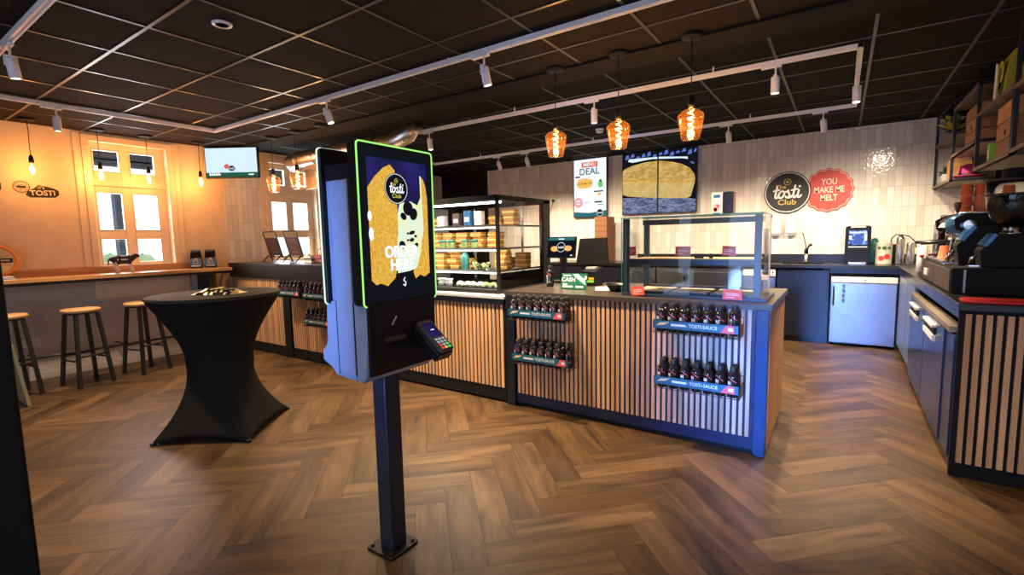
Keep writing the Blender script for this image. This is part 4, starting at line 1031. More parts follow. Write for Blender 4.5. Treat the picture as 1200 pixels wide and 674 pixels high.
def jar():
    t = thing('salad_jar', '', 'jar', (0, 0, 0))
    mb = MB(); mb.lathe([(0, 0), (.032, 0), (.036, .004), (.036, .05), (.033, .056)], (0, 0, 0), 18); mb.build('jar_body', [M['salad']], t)
    mb = MB(); mb.lathe([(.0345, .056), (.038, .057), (.038, .072), (.030, .078), (0, .079)], (0, 0, 0), 18); mb.build('jar_lid', [M['teal']], t)
    return t
j0 = jar()
for i, x in enumerate((-3.19, -3.08, -2.91, -2.80)):
    lab = 'small teal lidded jar, %s on the middle pastry shelf' % ('first from left', 'second from left', 'third from left', 'rightmost')[i]
    if i == 0: j0.location = (x, 3.50, 1.320); j0['label'] = lab; j0['group'] = 'jars on the middle pastry shelf'
    else: dup(j0, (x, 3.50, 1.320), lab, 'jars on the middle pastry shelf')
for i, (x, c, h) in enumerate(((-3.32, 'card', .11), (-3.12, 'purple', .13), (-2.98, 'blue_shell', .15), (-2.85, 'card', .14))):
    mb = MB(); mb.slab_round((x - .045, 3.62, 1.523), X3, Y3, (0, 0, h), .085, .07, .012); mb.box(x - .03, x + .03, 3.6185, 3.62, 1.523 + h * .3, 1.523 + h * .6, 1)
    tag(mb.build('drink_carton', [M[c], M['steelb']], o=(x, 3.65, 1.523), bevel=.004), ('white', 'dark brown', 'blue', 'tall white')[i] + ' drink carton on the top shelf of the pastry case', 'carton')
mb = MB(); mb.lathe([(0, 0), (.036, 0), (.038, .006), (.038, .115), (.03, .14), (.016, .155), (.016, .17), (0, .17)], (-2.93, 3.52, 1.120), 18); tag(mb.build('green_bottle', [M['teal']], o=(-2.93, 3.52, 1.12)), 'dark teal bottle on the lower shelf of the pastry case', 'bottle')
for i, x in enumerate((-2.80, -2.69)):
    t2 = thing('salad_tub', ('left', 'right')[i] + ' clear tub of salad on the lower shelf of the pastry case', 'tub', (x, 3.52, 1.120))
    mb = MB(); mb.lathe([(0, 0), (.042, 0), (.050, .06), (.052, .062)], (x, 3.52, 1.120), 20); mb.build('tub', [M['clear']], t2)
    mb = MB()
    for q in range(12): mb.blob((x + random.uniform(-.025, .025), 3.52 + random.uniform(-.025, .025), 1.136 + random.uniform(0, .04)), .014, 8, q % 2, jit=.15)
    mb.build('salad_filling', [M['salad'], M['bread2']], t2)
for i in range(4):
    x = -3.21 + (i % 2) * .085; z = .955 + (i // 2) * .037
    mb = MB(); mb.lathe([(0, 0), (.030, 0), (.042, .032), (.044, .034), (.044, .036), (0, .036)], (x, 3.50, z), 18); tag(mb.build('dip_cup', [M['card']], o=(x, 3.5, z)), ('left lower', 'right lower', 'left upper', 'right upper')[i] + ' white dip cup at the bottom left of the pastry case', 'cup', 'dip cups in the pastry case')
for i in range(7):
    x = -2.98 + i * .075
    mb = MB(); mb.blob((x, 3.50 + .02 * (i % 2), .955 + .0265), .042, 12, 0, (1, .8, .62), .10); mb.box(x - .02, x + .02, 3.458, 3.462, .968, .98, 1)
    tag(mb.build('wrapped_roll', [M['card'], M['salad']] if i < 4 else [M['salad'], M['card']], o=(x, 3.5, .955)), 'white wrapped roll on the floor of the pastry case' if i < 4 else 'green wrapped roll on the floor of the pastry case', 'wrapped roll', 'wrapped rolls on the floor of the pastry case' if i < 4 else 'green wrapped rolls on the floor of the pastry case')
# ================================================================== ON THE ISLAND
ZI = .970
dup(bt0, (-2.115, 3.70, ZI), 'single sauce bottle standing on the island worktop before the till', 'bottles on the worktop')
t = thing('card_sign', 'green printed card sign reading CASH on the island worktop', 'sign', (-1.82, 3.58, ZI))
mb = MB(); mb.obox((-1.82, 3.58, ZI + .066), ((1, 0, 0), (0, .25, 1), (0, -1, .25)), (.118, .066, .003)); mb.build('card', [pm('card_green', (.01, .13, .07), .35)], t)
f = Flat((-1.82, 3.58 - .0036, ZI + .066), X3, (0, .25, 1)); f.Nv = Vector((0, -1, .25)).normalized()
f.poly([(-.02, .058), (.03, .062), (.10, .02), (.112, -.03), (.06, .0), (.02, .03)], 1); f.rect(.095, .113, .02, .045, 0); f.lay(); f.text('CASH', -.05, .012, .046, 0, 1.1); f.rect(-.10, -.03, .042, .052, 0); f.rect(-.10, -.005, -.05, -.036, 0); f.rect(.02, .09, -.05, -.036, 0); f.rect(-.10, -.06, -.028, -.018, 0)
f.mb.build('card_print', [M['card'], pm('print_mint', (.35, .62, .62), .4)], t)
mb = MB(); mb.box(-1.90, -1.74, 3.565, 3.64, ZI, ZI + .008); mb.build('stand', [M['kioskd']], t)
t = thing('cash_till', 'till screen with round white logo standing behind the CASH sign', 'till', (-2.22, 4.10, ZI))
mb = MB(); mb.slab_round((-2.30, 4.02, ZI), X3, Y3, (0, 0, .018), .18, .16, .02); mb.build('till_base', [M['kioskd']], t)
mb = MB(); mb.bar((-2.21, 4.12, ZI + .01), (-2.20, 4.12, ZI + .30), .06, .03); mb.build('till_arm', [M['kioskd']], t)
mb = MB(); mb.obox((-2.20, 4.075, 1.305), ((1, 0, 0), (0, .18, 1), (0, -1, .18)), (.152, .102, .012)); mb.build('till_screen', [M['kioskd']], t, bevel=.004)
f = Flat((-2.20, 4.0625, 1.3072), X3, (0, .18, 1)); f.rect(-.142, .142, -.092, .092, 0); f.lay(); f.rect(-.142, .142, .064, .092, 1); f.ell(-.07, -.015, .04, .026, 3); f.ell(.075, -.01, .04, .026, 3); f.lay(); f.ell(0, 0, .042, .042, 0); f.ringe(0, 0, .046, .046, .004, 2); f.lay(); f.text('tosti', 0, 0, .034, 2); f.rect(-.03, .03, .072, .082, 2); f.rect(.105, .125, -.08, -.072, 2)
f.mb.build('till_display', [L['s_black'], L['s_teal'], L['s_white'], L['s_orange']], t)
t = thing('customer_monitor', 'wide black monitor seen from behind beside the till screen', 'monitor', (-1.95, 4.15, ZI))
mb = MB(); b = len(mb.v); mb.prism([(-.16, 0), (.17, 0), (.115, .25), (-.16, .245)], (-1.94, 4.17, 1.14), X3, (0, .35, 1), (0, .03, 0)); mb.build('monitor_back', [M['cloth']], t, bevel=.004)
mb = MB(); mb.bar((-1.94, 4.20, ZI), (-1.94, 4.22, 1.2), .07, .04); mb.box(-2.04, -1.84, 4.12, 4.25, ZI, ZI + .012); mb.build('monitor_stand', [M['matt']], t)
t = thing('receipt_printer', 'black receipt printer with small colourful labels on the island', 'printer', (-1.83, 3.98, ZI))
mb = MB(); mb.prism([(0, 0), (.15, 0), (.15, .16), (.0, .13)], (-1.90, 3.88, ZI), Y3, Z3, (.14, 0, 0)); mb.build('printer_body', [M['kioskd']], t, bevel=.005)
f = Flat((-1.83, 3.8795, ZI + .03), X3, Z3); f.rect(-.05, .05, 0, .022, 0); f.rect(-.05, -.01, .022, .04, 1); f.rect(.0, .05, .026, .045, 2); f.mb.build('printer_label', [M['green'], M['redglow'], M['yellow']], t)
mb = MB(); mb.box(-1.875, -1.785, 3.92, 3.99, ZI + .145, ZI + .1635); mb.build('paper_slot', [M['steelb']], t)
mb = MB(); mb.obox((-1.60, 3.72, ZI + .0012), ((.9, .4, 0), (-.4, .9, 0), (0, 0, 1)), (.085, .14, .001)); tag(mb.build('paper_sheet', [M['card']], o=(-1.6, 3.72, ZI)), 'white paper sheet lying on the island beside the black bowl', 'paper')
mb = MB(); mb.lathe([(0, .0), (.06, .0), (.085, .035), (.098, .052), (.100, .055), (.094, .055), (.078, .035), (.055, .010), (0, .009)], (-1.445, 3.60, ZI), 28); tag(mb.build('serving_bowl', [M['kioskd']], o=(-1.445, 3.6, ZI)), 'shallow black bowl on the island left of the glass case', 'bowl')
# glass hot case on the island
t = thing('glass_counter_case', 'empty two-tier glass counter case with red price cards on the island', 'display case', (-.87, 3.56, ZI))
x0, x1, y0, y1, z0, z1 = -1.315, -.405, 3.345, 3.77, ZI, 1.530
SB = pm('frame_blue_grey', (.030, .050, .080), .3, .2)
mb = MB(); mb.box(x0, x1 + .035, y0 + .005, y1, z0, z0 + .022); mb.build('base', [SB], t, bevel=.003)
mb = MB()
mb.box(x0 + .004, x0 + .050, y0 + .012, y0 + .034, z0 + .022, z1 - .008); mb.box(x0 + .03, x0 + .07, y1 - .04, y1 - .005, z0 + .022, z1 - .008); mb.box(x1 - .045, x1 - .004, y0 + .012, y0 + .030, z0 + .022, z1 - .008)
mb.box(x0 + .02, x1 - .02, y1 - .035, y1 - .005, z1 - .05, z1 - .010); mb.box(x0 + .03, x1 - .03, y1 - .03, y1 - .01, z0 + .022, z0 + .05)
mb.build('frame', [SB], t, bevel=.002)
mb = MB(); mb.box(x1 - .03, x1 + .005, y1 - .05, y1 - .005, z0 + .022, z1 - .008); mb.build('rear_post', [M['white']], t, bevel=.002)
mb = MB(); mb.box(x0 + .05, x1 - .03, y0 + .045, y1 - .05, 1.222, 1.236); mb.build('middle_shelf', [pm('tray_cream', (.75, .62, .44), .5)], t)
mb = MB(); mb.box(x0 + .05, x1 - .03, y0 + .030, y0 + .046, 1.196, 1.234); mb.build('shelf_edge', [SB], t)
for i in range(3):
    mb = MB(); a = x0 + .06 + i * .27; mb.box(a, a + .255, y0 + .05, y1 - .06, z0 + .0225, z0 + .034); mb.box(a + .01, a + .245, y0 + .06, y1 - .07, z0 + .034, z0 + .037, 1); mb.build('tray', [M['blackm'], MATS['tray_cream']], t)
mb = MB()
mb.poly([(x0 + .03, y0 + .006, z0 + .022), (x1, y0 + .006, z0 + .022), (x1, y0 + .006, z1 - .006), (x0 + .03, y0 + .006, z1 - .006)]); mb.poly([(x1 + .001, y0 + .006, z0 + .022), (x1 + .001, y1 - .05, z0 + .022), (x1 + .001, y1 - .05, z1 - .006), (x1 + .001, y0 + .006, z1 - .006)])
mb.poly([(x0, y0 + .006, z0 + .022), (x0, y1, z0 + .022), (x0, y1, z1 - .006), (x0, y0 + .006, z1 - .006)]); mb.poly([(x0 + .05, y0 + .10, 1.16), (x1 - .03, y0 + .10, 1.16), (x1 - .03, y0 + .10, 1.04), (x0 + .05, y0 + .10, 1.04)])
mb.build('glass_pane', [M['clear']], t)
mb = MB(); mb.box(x0 - .006, x1 + .004, y0, y1, z1 - .006, z1); mb.build('glass_top', [M['clear']], t)
mb = MB(); mb.box(x0 - .007, x1 + .005, y0 - .001, y0 + .0015, z1 - .007, z1 + .001); mb.box(x1 + .003, x1 + .006, y0, y1, z1 - .007, z1 + .001); mb.box(x0 - .003, x0 + .001, y0, y0 + .003, z0 + .02, z1); mb.build('glass_edge', [M['green_edge']], t)
for i, (x, z, w, r) in enumerate(((-1.262, 1.290, .085, .06), (-.890, 1.290, .100, 0), (-.600, 1.290, .080, -.05), (-1.19, 1.010, .095, .1), (-.565, 1.012, .115, 0))):
    pos = ('left on the upper tier', 'middle on the upper tier', 'right on the upper tier', 'lower left at the front', 'lower right at the front')[i]
    yy = 3.3760 if z > 1.2 else 3.334
    c_ = thing('price_card', 'red price card ' + pos + ' of the glass counter case', 'price card', (x, yy, z), 'red price cards on the glass counter case')
    mb = MB(); mb.obox((x, yy, z), ((1, 0, r), (-r, 0, 1), (0, -1, 0)), (w / 2, .032, .0015)); mb.build('card', [M['redglow']], c_)
    f = Flat((x, yy - .0018, z), (1, 0, r), (-r, 0, 1)); f.rect(-w * .35, w * .30, .004, .010, 0); f.rect(-w * .35, w * .38, -.006, 0, 0); f.rect(-w * .35, w * .1, -.020, -.015, 0); f.mb.build('card_print', [pm('print_pale_red', (.9, .55, .5), .5) if 'print_pale_red' not in MATS else MATS['print_pale_red']], c_)
for i, (x, s_) in enumerate(((-.815, 'SPIN'), (-.735, 'A'))):
    mb = MB(); mb.box(x - .03 if i == 0 else x - .012, x + .03 if i == 0 else x + .012, 3.50, 3.512, 1.236, 1.268); tag(mb.build('shelf_letters', [M['black']], o=(x, 3.506, 1.236), bevel=.002), ('wide', 'narrow')[i] + ' small black block on the upper tier of the glass counter case', 'ornament')
t = thing('leaflet_box', 'white and pink printed carton with dark back standing on the glass case', 'carton', (-.68, 3.58, 1.531))
mb = MB(); mb.box(-.745, -.675, 3.52, 3.62, 1.531, 1.680); mb.build('carton', [M['card']], t, bevel=.002)
mb = MB(); mb.prism([(0, 0), (.065, 0), (.065, .150), (.03, .153), (0, .150)], (-.672, 3.53, 1.531), X3, Z3, (0, .09, 0)); mb.build('dark_back', [M['sauce']], t, bevel=.002)
f = Flat((-.71, 3.5195, 1.600), X3, Z3); f.rect(-.02, .022, .045, .065, 0); f.ell(.0, -.02, .022, .026, 1); f.ell(-.008, -.035, .012, .014, 2); f.lay(); f.ell(.008, -.01, .009, .011, 2); f.rect(-.024, .024, -.066, -.056, 0); f.mb.build('carton_print', [M['blue_shell'], pm('print_pink', (.72, .38, .42), .5), M['redglow']], t)
# ================================================================== BACK WALL SCREENS AND SIGNS
YW = YB - .001
def wall_screen(name, label, xa, xb, za, zb_, fn, mats, cat='screen'):
    t = thing(name, label, cat, ((xa + xb) / 2, YW - .05, za))
    mb = MB(); mb.box(xa, xb, YW - .065, YW - .02, za, zb_); mb.build('screen_housing', [M['kioskd']], t, bevel=.004)
    mb = MB(); mb.box(xa + .1, xb - .1, YW - .02, YW, za + .2, zb_ - .2); mb.build('wall_mount', [M['blackm']], t)
    f = Flat((xa, YW - .0655, za), X3, Z3); fn(f, xb - xa, zb_ - za); f.mb.build('picture', mats, t)
    return t
def p_menu(f, w, h):
    f.rect(.014, w - .014, .014, h - .014, 0); f.lay()
    f.rect(.16, .46, h - .15, h - .06, 1); f.poly([(.014, .014), (w - .014, .014), (w - .014, .11), (.30, .075), (.014, .10)], 2)
    f.lay(); f.text('MENU', .31, h - .105, .085, 7, 1.0); f.text('DEAL', .305, h - .225, .155, 2, 1.02)
    f.poly([(.07, .60), (.10, .655), (.18, .67), (.27, .665), (.35, .64), (.36, .60)], 3); f.poly([(.075, .56), (.36, .56), (.35, .52), (.28, .50), (.14, .50), (.08, .525)], 3); f.rect(.07, .365, .56, .605, 4)
    f.rect(.04, .13, .685, .71, 6); f.ell(.51, .555, .045, .06, 5); f.ell(.51, .61, .025, .02, 6); f.rect(.39, .56, .425, .445, 6); f.ell(.49, .39, .035, .025, 3); f.rect(.40, .54, .245, .268, 6); f.rect(.46, .56, .205, .222, 5)
    f.ell(.095, .26, .085, .085, 8); f.rect(.22, .32, .255, .262, 6)
    f.lay(); f.ringe(.095, .26, .075, .075, .006, 1); f.rect(.05, .14, .275, .292, 0); f.rect(.06, .13, .230, .247, 0)
    for i in range(5): f.rect(.10 + i * .055, .13 + i * .055, .57, .585, (5, 1, 6)[i % 3])
    f.ell(.50, .075, .062, .062, 0); f.lay(); f.ell(.50, .075, .056, .056, 6); f.lay(); f.text('tosti', .50, .075, .05, 0)
wall_screen('menu_screen', 'bright portrait menu screen reading MENU DEAL on the tiled wall', -3.925, -3.295, 1.735, 2.735, p_menu, [L['s_white'], L['s_red'], L['s_teal'], L['s_orange'], L['s_bread'], L['s_green'], L['s_black'], L['s_white'], L['s_pink']])
LOAF = [(.0, .56), (.0, .69), (.05, .74), (.18, .785), (.38, .815), (.60, .82), (.80, .785), (.97, .73), (1.08, .66), (1.145, .57), (1.16, .50), (1.155, .45)]
def p_loaf(off):
    def fn(f, w, h):
        def cp(pts):
            P = [(a - off, b, 0, 0) for a, b in pts]; P = clip(P, .010, w - .010, .010, h - .010); return [(p[0], p[1]) for p in P]
        def pl(pts, m):
            q = cp(pts)
            if len(q) > 2: f.poly(q, m)
        f.rect(.010, w - .010, .010, h - .010, 0); f.lay()
        pl([(0, 0), (1.2, 0), (1.2, .19), (.6, .27), (0, .27)], 1); f.lay()
        pl(LOAF + [(.80, .475), (.45, .515), (.0, .55)], 2); pl([(.0, .55), (.45, .515), (.80, .475), (1.155, .45), (1.10, .24), (1.05, .21), (.80, .225), (.45, .255), (.10, .295), (.0, .33)], 3)
        f.lay(); pl([(.0, .560), (.45, .528), (.80, .488), (1.155, .462), (1.155, .444), (.80, .466), (.45, .508), (.0, .540)], 4)
        for i in range(13):
            a = .05 + i * .09; b = .92 + .02 * math.sin(i * 2.1); s_ = .030 + .01 * math.cos(i * 1.7)
            pl([(a, b - s_), (a + .07, b - s_ * .6), (a + .06, b + s_), (a + .02, b + s_ * .7)], 5)
        pl([(.10, .85), (.18, .83), (.50, .855), (.95, .82), (1.05, .80), (1.04, .835), (.60, .88), (.30, .885), (.12, .89)], 6); pl([(1.08, .745), (1.12, .72), (1.15, .73), (1.10, .76)], 5)
    return fn
lm = [L['s_black'], L['s_rack'], L['s_loaf'], L['s_loaf2'], L['s_breadd'], L['s_blue'], L['s_pale']]
wall_screen('menu_screen', 'left half of the large wall screen pair showing a loaf of bread', -3.030, -2.440, 1.750, 2.735, p_loaf(0), lm)
wall_screen('menu_screen', 'right half of the large wall screen pair showing a loaf of bread', -2.437, -1.847, 1.750, 2.735, p_loaf(.593), lm)
def scallop(r, n, a): return [((r + a * abs(math.cos(n * th / 2)) - a) * math.cos(th), (r + a * abs(math.cos(n * th / 2)) - a) * math.sin(th)) for th in [2 * PI * i / 144 for i in range(144)]]
t = thing('wall_sign', 'red scalloped wall sign reading YOU MAKE ME MELT', 'wall sign', (-.175, YW, 1.955))
mb = MB(); mb.prism(scallop(.290, 16, .022), (-.175, YW - .020, 1.955), X3, Z3, (0, .020, 0)); mb.build('sign_panel', [M['red']], t)
f = Flat((-.175, YW - .0203, 1.955), X3, Z3); sc = scallop(.272, 16, .020)
for i in range(144): f.stroke([sc[i - 1], sc[i]], .006, 0)
f.text('YOU', .01, .105, .115, 0, .72); f.text('MAKE ME', .01, .0, .115, 0, .72); f.text('MELT', .01, -.105, .115, 0, .72); f.mb.build('lettering', [pm('sign_cream', (.85, .72, .58), .5)], t)
t = thing('wall_sign', 'round black wall sign with white brush lettering tosti', 'wall sign', (-.65, YW, 1.955))
mb = MB(); mb.cyl((-.65, YW, 1.955), (-.65, YW - .032, 1.955), .284, n=64); mb.build('sign_panel', [M['black']], t)
f = Flat((-.65, YW - .0325, 1.955), X3, Z3, step=.0012); f.roundel(0, 0, .284, 0, 1, 2); f.mb.build('lettering', [M['black'], M['card'], M['gold']], t)
def dispenser(x, lab):
    t = thing('soap_dispenser', lab, 'dispenser', (x, YW, 1.35))
    mb = MB(); mb.prism([(0, .07), (.10, .05), (.11, .15), (.095, .27), (.0, .28)], (x + .065, YW, 1.335), (0, -1, 0), Z3, (-.13, 0, 0)); mb.build('dispenser_body', [M['white']], t, bevel=.014, seg=3)
    mb = MB(); mb.box(x - .048, x + .048, YW - .08, YW - .01, 1.365, 1.40); mb.build('drip_lip', [M['steelb']], t, bevel=.006)
    mb = MB(); mb.cyl((x, YW - .108, 1.52), (x, YW - .116, 1.52), .010, n=12); mb.build('lock', [M['steel']], t)
dispenser(-.77, 'white soap dispenser on the tiles, left of two below the round black sign'); dispenser(-.585, 'white soap dispenser on the tiles, right of two below the round black sign')
t = thing('wall_socket', 'white wall socket with black plug and cable on the tiles near the menu screen', 'socket', (-4.25, YW, 2.06))
mb = MB(); mb.box(-4.29, -4.21, YW - .012, YW, 2.02, 2.10); mb.build('plate', [M['white']], t, bevel=.004)
mb = MB(); mb.cyl((-4.35, YW - .012, 2.065), (-4.35, YW - .05, 2.065), .02, n=12); mb.tube([(-4.35, YW - .045, 2.06), (-4.37, YW - .05, 1.96), (-4.44, YW - .04, 1.88), (-4.52, YW - .04, 1.82), (-4.60, YW - .03, 1.83)], .006, 8); mb.box(-4.38, -4.32, YW - .012, YW, 2.03, 2.10, 1); mb.build('plug_cable', [M['matt'], M['white']], t)
# ================================================================== BACK BENCH
t = thing('kitchen_worktop', 'dark worktop with sink along the tiled back wall', 'worktop', (-.8, 7.43, .96))
mb = MB()
sx0, sx1, sy0, sy1 = -.66, -.18, 7.24, 7.62
for c in ((-2.78, sx0, 7.075, 7.784), (sx1, 1.245, 7.075, 7.784), (sx0, sx1, 7.075, sy0), (sx0, sx1, sy1, 7.784)): mb.box(*c, .955, .992)
mb.build('worktop', [M['bench']], t)
mb = MB(); mb.box(sx0, sx1, sy0, sy1, .80, .806)
for c in ((sx0, sx0 + .006, sy0, sy1), (sx1 - .006, sx1, sy0, sy1), (sx0, sx1, sy0, sy0 + .006), (sx0, sx1, sy1 - .006, sy1)): mb.box(*c, .806, .990)
mb.build('sink_basin', [M['matt']], t)
mb = MB(); mb.box(-2.78, 1.245, YB - .018, YB - .002, .9922, 1.105); tag(mb.build('worktop_upstand', [M['bench']], o=(-.8, YB - .01, .9922), bevel=.002), 'low black upstand strip along the tiles behind the back worktop', 'upstand')
t = thing('kitchen_faucet', 'black and chrome tap with thin lever at the back wall sink', 'faucet', (-.39, 7.66, .992))
mb = MB(); mb.lathe([(0, 0), (.028, 0), (.028, .012), (.020, .018), (.020, .12), (.016, .125), (0, .125)], (-.39, 7.66, .992), 18); mb.build('tap_body', [M['chrome']], t)
mb = MB(); mb.lathe([(0, .12), (.024, .12), (.026, .16), (.018, .19), (0, .192)], (-.39, 7.66, .992), 16); mb.tube([(-.39, 7.66, 1.12), (-.37, 7.58, 1.19), (-.345, 7.50, 1.235), (-.33, 7.46, 1.245), (-.325, 7.44, 1.225)], .012, 10); mb.build('spout', [M['blackm']], t)
mb = MB(); mb.tube([(-.39, 7.66, 1.17), (-.405, 7.66, 1.26), (-.43, 7.66, 1.36), (-.435, 7.66, 1.385)], .006, 8); mb.blob((-.435, 7.66, 1.385), .010, 8); mb.build('lever', [M['blackm']], t)
# cupboards and appliances under it
def front_unit(name, label, cat, xa, xb, body, door, handle=None, z0=.08, z1=.93):
    t = thing(name, label, cat, ((xa + xb) / 2, 7.4, 0))
    mb = MB(); mb.box(xa, xb, 7.13, 7.76, z0, .79); mb.box(xa, xb, 7.18, 7.74, .0, z0, 0); mb.build('cabinet_body', [body], t)
    mb = MB(); mb.box(xa + .003, xb - .003, 7.105, 7.13, z0, z1); d = mb.build('door', [door], t, bevel=.003)
    if handle:
        mb = MB(); mb.bar((xa + .05, 7.085, z1 - .06), (xb - .05, 7.085, z1 - .06), .014, .014); mb.bar((xa + .06, 7.107, z1 - .06), (xa + .06, 7.085, z1 - .06), .01, .01); mb.bar((xb - .06, 7.107, z1 - .06), (xb - .06, 7.085, z1 - .06), .01, .01); mb.build('handle', [handle], d)
    return t
front_unit('kitchen_cabinet', 'plain dark navy cabinet front left of the steel fridge', 'cabinet', -.675, -.105, M['laminate'], M['laminate'])
front_unit('steel_cooler', 'stainless undercounter unit, leftmost of those seen through the glass case', 'undercounter unit', -2.66, -2.27, M['matt'], M['steel'], M['steel'])
front_unit('steel_cooler', 'stainless undercounter unit, second from left seen through the glass case', 'undercounter unit', -2.25, -1.86, M['matt'], M['steel'], M['steel'])
front_unit('steel_cooler', 'wide stainless undercounter unit behind the right half of the glass case', 'undercounter unit', -1.80, -1.10, M['matt'], M['steel'], M['steel'])
t = thing('dishwasher', 'pale dishwasher with control strip just right of the glass counter case', 'dishwasher', (-.88, 7.4, 0))
mb = MB(); mb.box(-1.08, -.69, 7.13, 7.74, .0, .95); mb.build('machine_body', [M['matt']], t)
mb = MB(); mb.box(-1.078, -.695, 7.10, 7.13, .08, .83); mb.build('door', [M['steel']], t, bevel=.004)
mb = MB(); mb.box(-1.078, -.695, 7.095, 7.13, .84, .935); cp = mb.build('control_panel', [M['white']], t, bevel=.004)
f = Flat((-.88, 7.0945, .888), X3, Z3)
for x in (.04, .08, .12, .155): f.rect(x - .008, x + .008, -.012, .012, 0)
f.mb.build('buttons', [M['black']], cp)
t = thing('undercounter_fridge', 'stainless undercounter fridge with white top strip below the back worktop', 'fridge', (.235, 7.4, 0))
mb = MB(); mb.box(-.085, .560, 7.15, 7.74, .03, .85); mb.build('fridge_body', [M['steelb']], t)
mb = MB(); mb.box(-.085, .560, 7.10, 7.16, .785, .852); mb.build('top_strip', [M['white']], t, bevel=.004)
f = Flat((.235, 7.0995, .818), X3, Z3); f.ell(.02, 0, .008, .008, 0, 12); f.rect(-.16, -.10, -.006, .006, 1); f.mb.build('thermostat_mark', [M['black'], M['steelb']], t)
mb = MB(); mb.box(-.082, .557, 7.095, 7.145, .045, .778); dr = mb.build('door', [pm('door_steel', (.52, .55, .62), .24, 1.0, var=.05, scale=2)], t, bevel=.006)
mb = MB(); mb.bar((-.055, 7.05, .50), (-.055, 7.05, .74), .016, .014); mb.bar((-.055, 7.096, .52), (-.055, 7.05, .52), .012, .012); mb.bar((-.055, 7.096, .72), (-.055, 7.05, .72), .012, .012); mb.build('handle', [M['matt']], dr)
f = Flat((.045, 7.0945, .64), X3, Z3)
for i in range(4):
    z = .095 - i * .06; f.stroke([(-.014, z + .02), (.016, z + .012), (-.010, z), (.014, z - .012)] if i % 2 else [(.016, z + .015), (-.006, z + .018), (-.014, z + .004), (.010, z - .002), (.0, z - .016)], .010, 0)
    f.ell(.0, z - .028, .004, .004, 0, 8)
f.mb.build('sticker_marks', [M['black']], dr)
mb = MB()
for x in (-.06, .53): mb.cyl((x, 7.2, 0), (x, 7.2, .03), .018, n=12)
mb.build('foot', [M['matt']], t)
mb = MB(); mb.box(-.10, .562, 7.11, 7.16, .895, .953); tag(mb.build('front_rail', [M['navy']], o=(.23, 7.13, .895)), 'navy rail under the worktop edge above the steel fridge', 'rail')
# on the bench
t = thing('drink_dispenser', 'glossy black drink dispenser with blue lit window on the back worktop', 'dispenser', (.165, 7.45, .992))
mb = MB(); mb.slab_round((.035, 7.34, .992), X3, Z3, (0, .22, 0), .262, .475, .03); mb.build('dispenser_body', [M['kioskd']], t, bevel=.004)
mb = MB(); mb.box(.06, .272, 7.330, 7.342, 1.23, 1.415); f = Flat((.166, 7.3295, 1.32), X3, Z3, mb); mb.m = [0] * len(mb.m); f.rect(-.095, .095, -.085, .090, 1); f.lay(); f.poly([(-.05, -.08), (.05, -.08), (.032, .04), (-.032, .04)], 2); f.rect(-.09, -.06, -.02, .03, 3); f.rect(.06, .09, -.04, .05, 3); f.rect(-.085, .085, .055, .075, 3); mb.build('lit_window', [M['kioskd'], L['slush'], L['s_blue'], L['s_white']], t)
mb = MB(); mb.box(.075, .257, 7.27, 7.34, .992, 1.02); mb.build('drip_tray', [M['steel']], t, bevel=.004)
mb = MB(); mb.box(.07, .262, 7.3385, 7.345, 1.20, 1.215); mb.box(.09, .24, 7.3385, 7.35, 1.445, 1.46); mb.build('trim_strip', [M['steelb']], t)
t = thing('tomato_tin', 'large printed tin with two red tomatoes on the back worktop', 'tin', (.432, 7.45, .992))
mb = MB(); mb.lathe([(0, 0), (.083, 0), (.085, .006), (.083, .012), (.083, .255), (.085, .262), (.083, .268), (.078, .262), (0, .262)], (.432, 7.45, .992), 32); mb.build('tin_body', [M['skin_tin']], t)
mb = MB()
def wrap(cx, cz, r, m):
    def q(u, v, R): th = (cx + u) / .0835; return (.432 + R * math.sin(th), 7.45 - R * math.cos(th), .992 + cz + v)
    for k in range(3):
        for i in range(16):
            a, b = 2 * PI * i / 16, 2 * PI * (i + 1) / 16; r0, r1 = r * k / 3, r * (k + 1) / 3
            P = [q(r1 * math.cos(a), r1 * math.sin(a), .0855), q(r1 * math.cos(b), r1 * math.sin(b), .0855), q(r0 * math.cos(b), r0 * math.sin(b), .0855), q(r0 * math.cos(a), r0 * math.sin(a), .0855)]
            mb.poly(P if k else P[:3], m)
wrap(-.028, .075, .030, 0); wrap(.030, .095, .032, 0); wrap(.0, .20, .022, 1); wrap(-.05, .20, .018, 1); wrap(.05, .20, .018, 1)
mb.build('tin_print', [M['red'], M['leaf']], t)
mb = MB(); mb.lathe([(0, 0), (.05, 0), (.055, .02), (.052, .25), (.03, .31), (.0, .32)], (.345, 7.62, .992), 18); tag(mb.build('green_canister', [M['teal']], o=(.345, 7.62, .992)), 'dark green canister half hidden between dispenser and tin', 'canister')
t = thing('pump_flask', 'tall steel pump flask with bent black tubes on the back worktop', 'flask', (.585, 7.40, .992))
mb = MB(); mb.lathe([(0, 0), (.040, 0), (.042, .01), (.042, .31), (.036, .325), (.024, .33), (.024, .36), (0, .362)], (.585, 7.40, .992), 24); mb.build('flask_body', [M['steel']], t)
mb = MB(); mb.tube([(.585, 7.40, 1.345), (.54, 7.40, 1.352), (.50, 7.40, 1.31), (.49, 7.40, 1.25)], .006, 8); mb.tube([(.60, 7.40, 1.345), (.66, 7.38, 1.33), (.71, 7.36, 1.27), (.73, 7.34, 1.19)], .006, 8); mb.build('tube', [M['matt']], t)
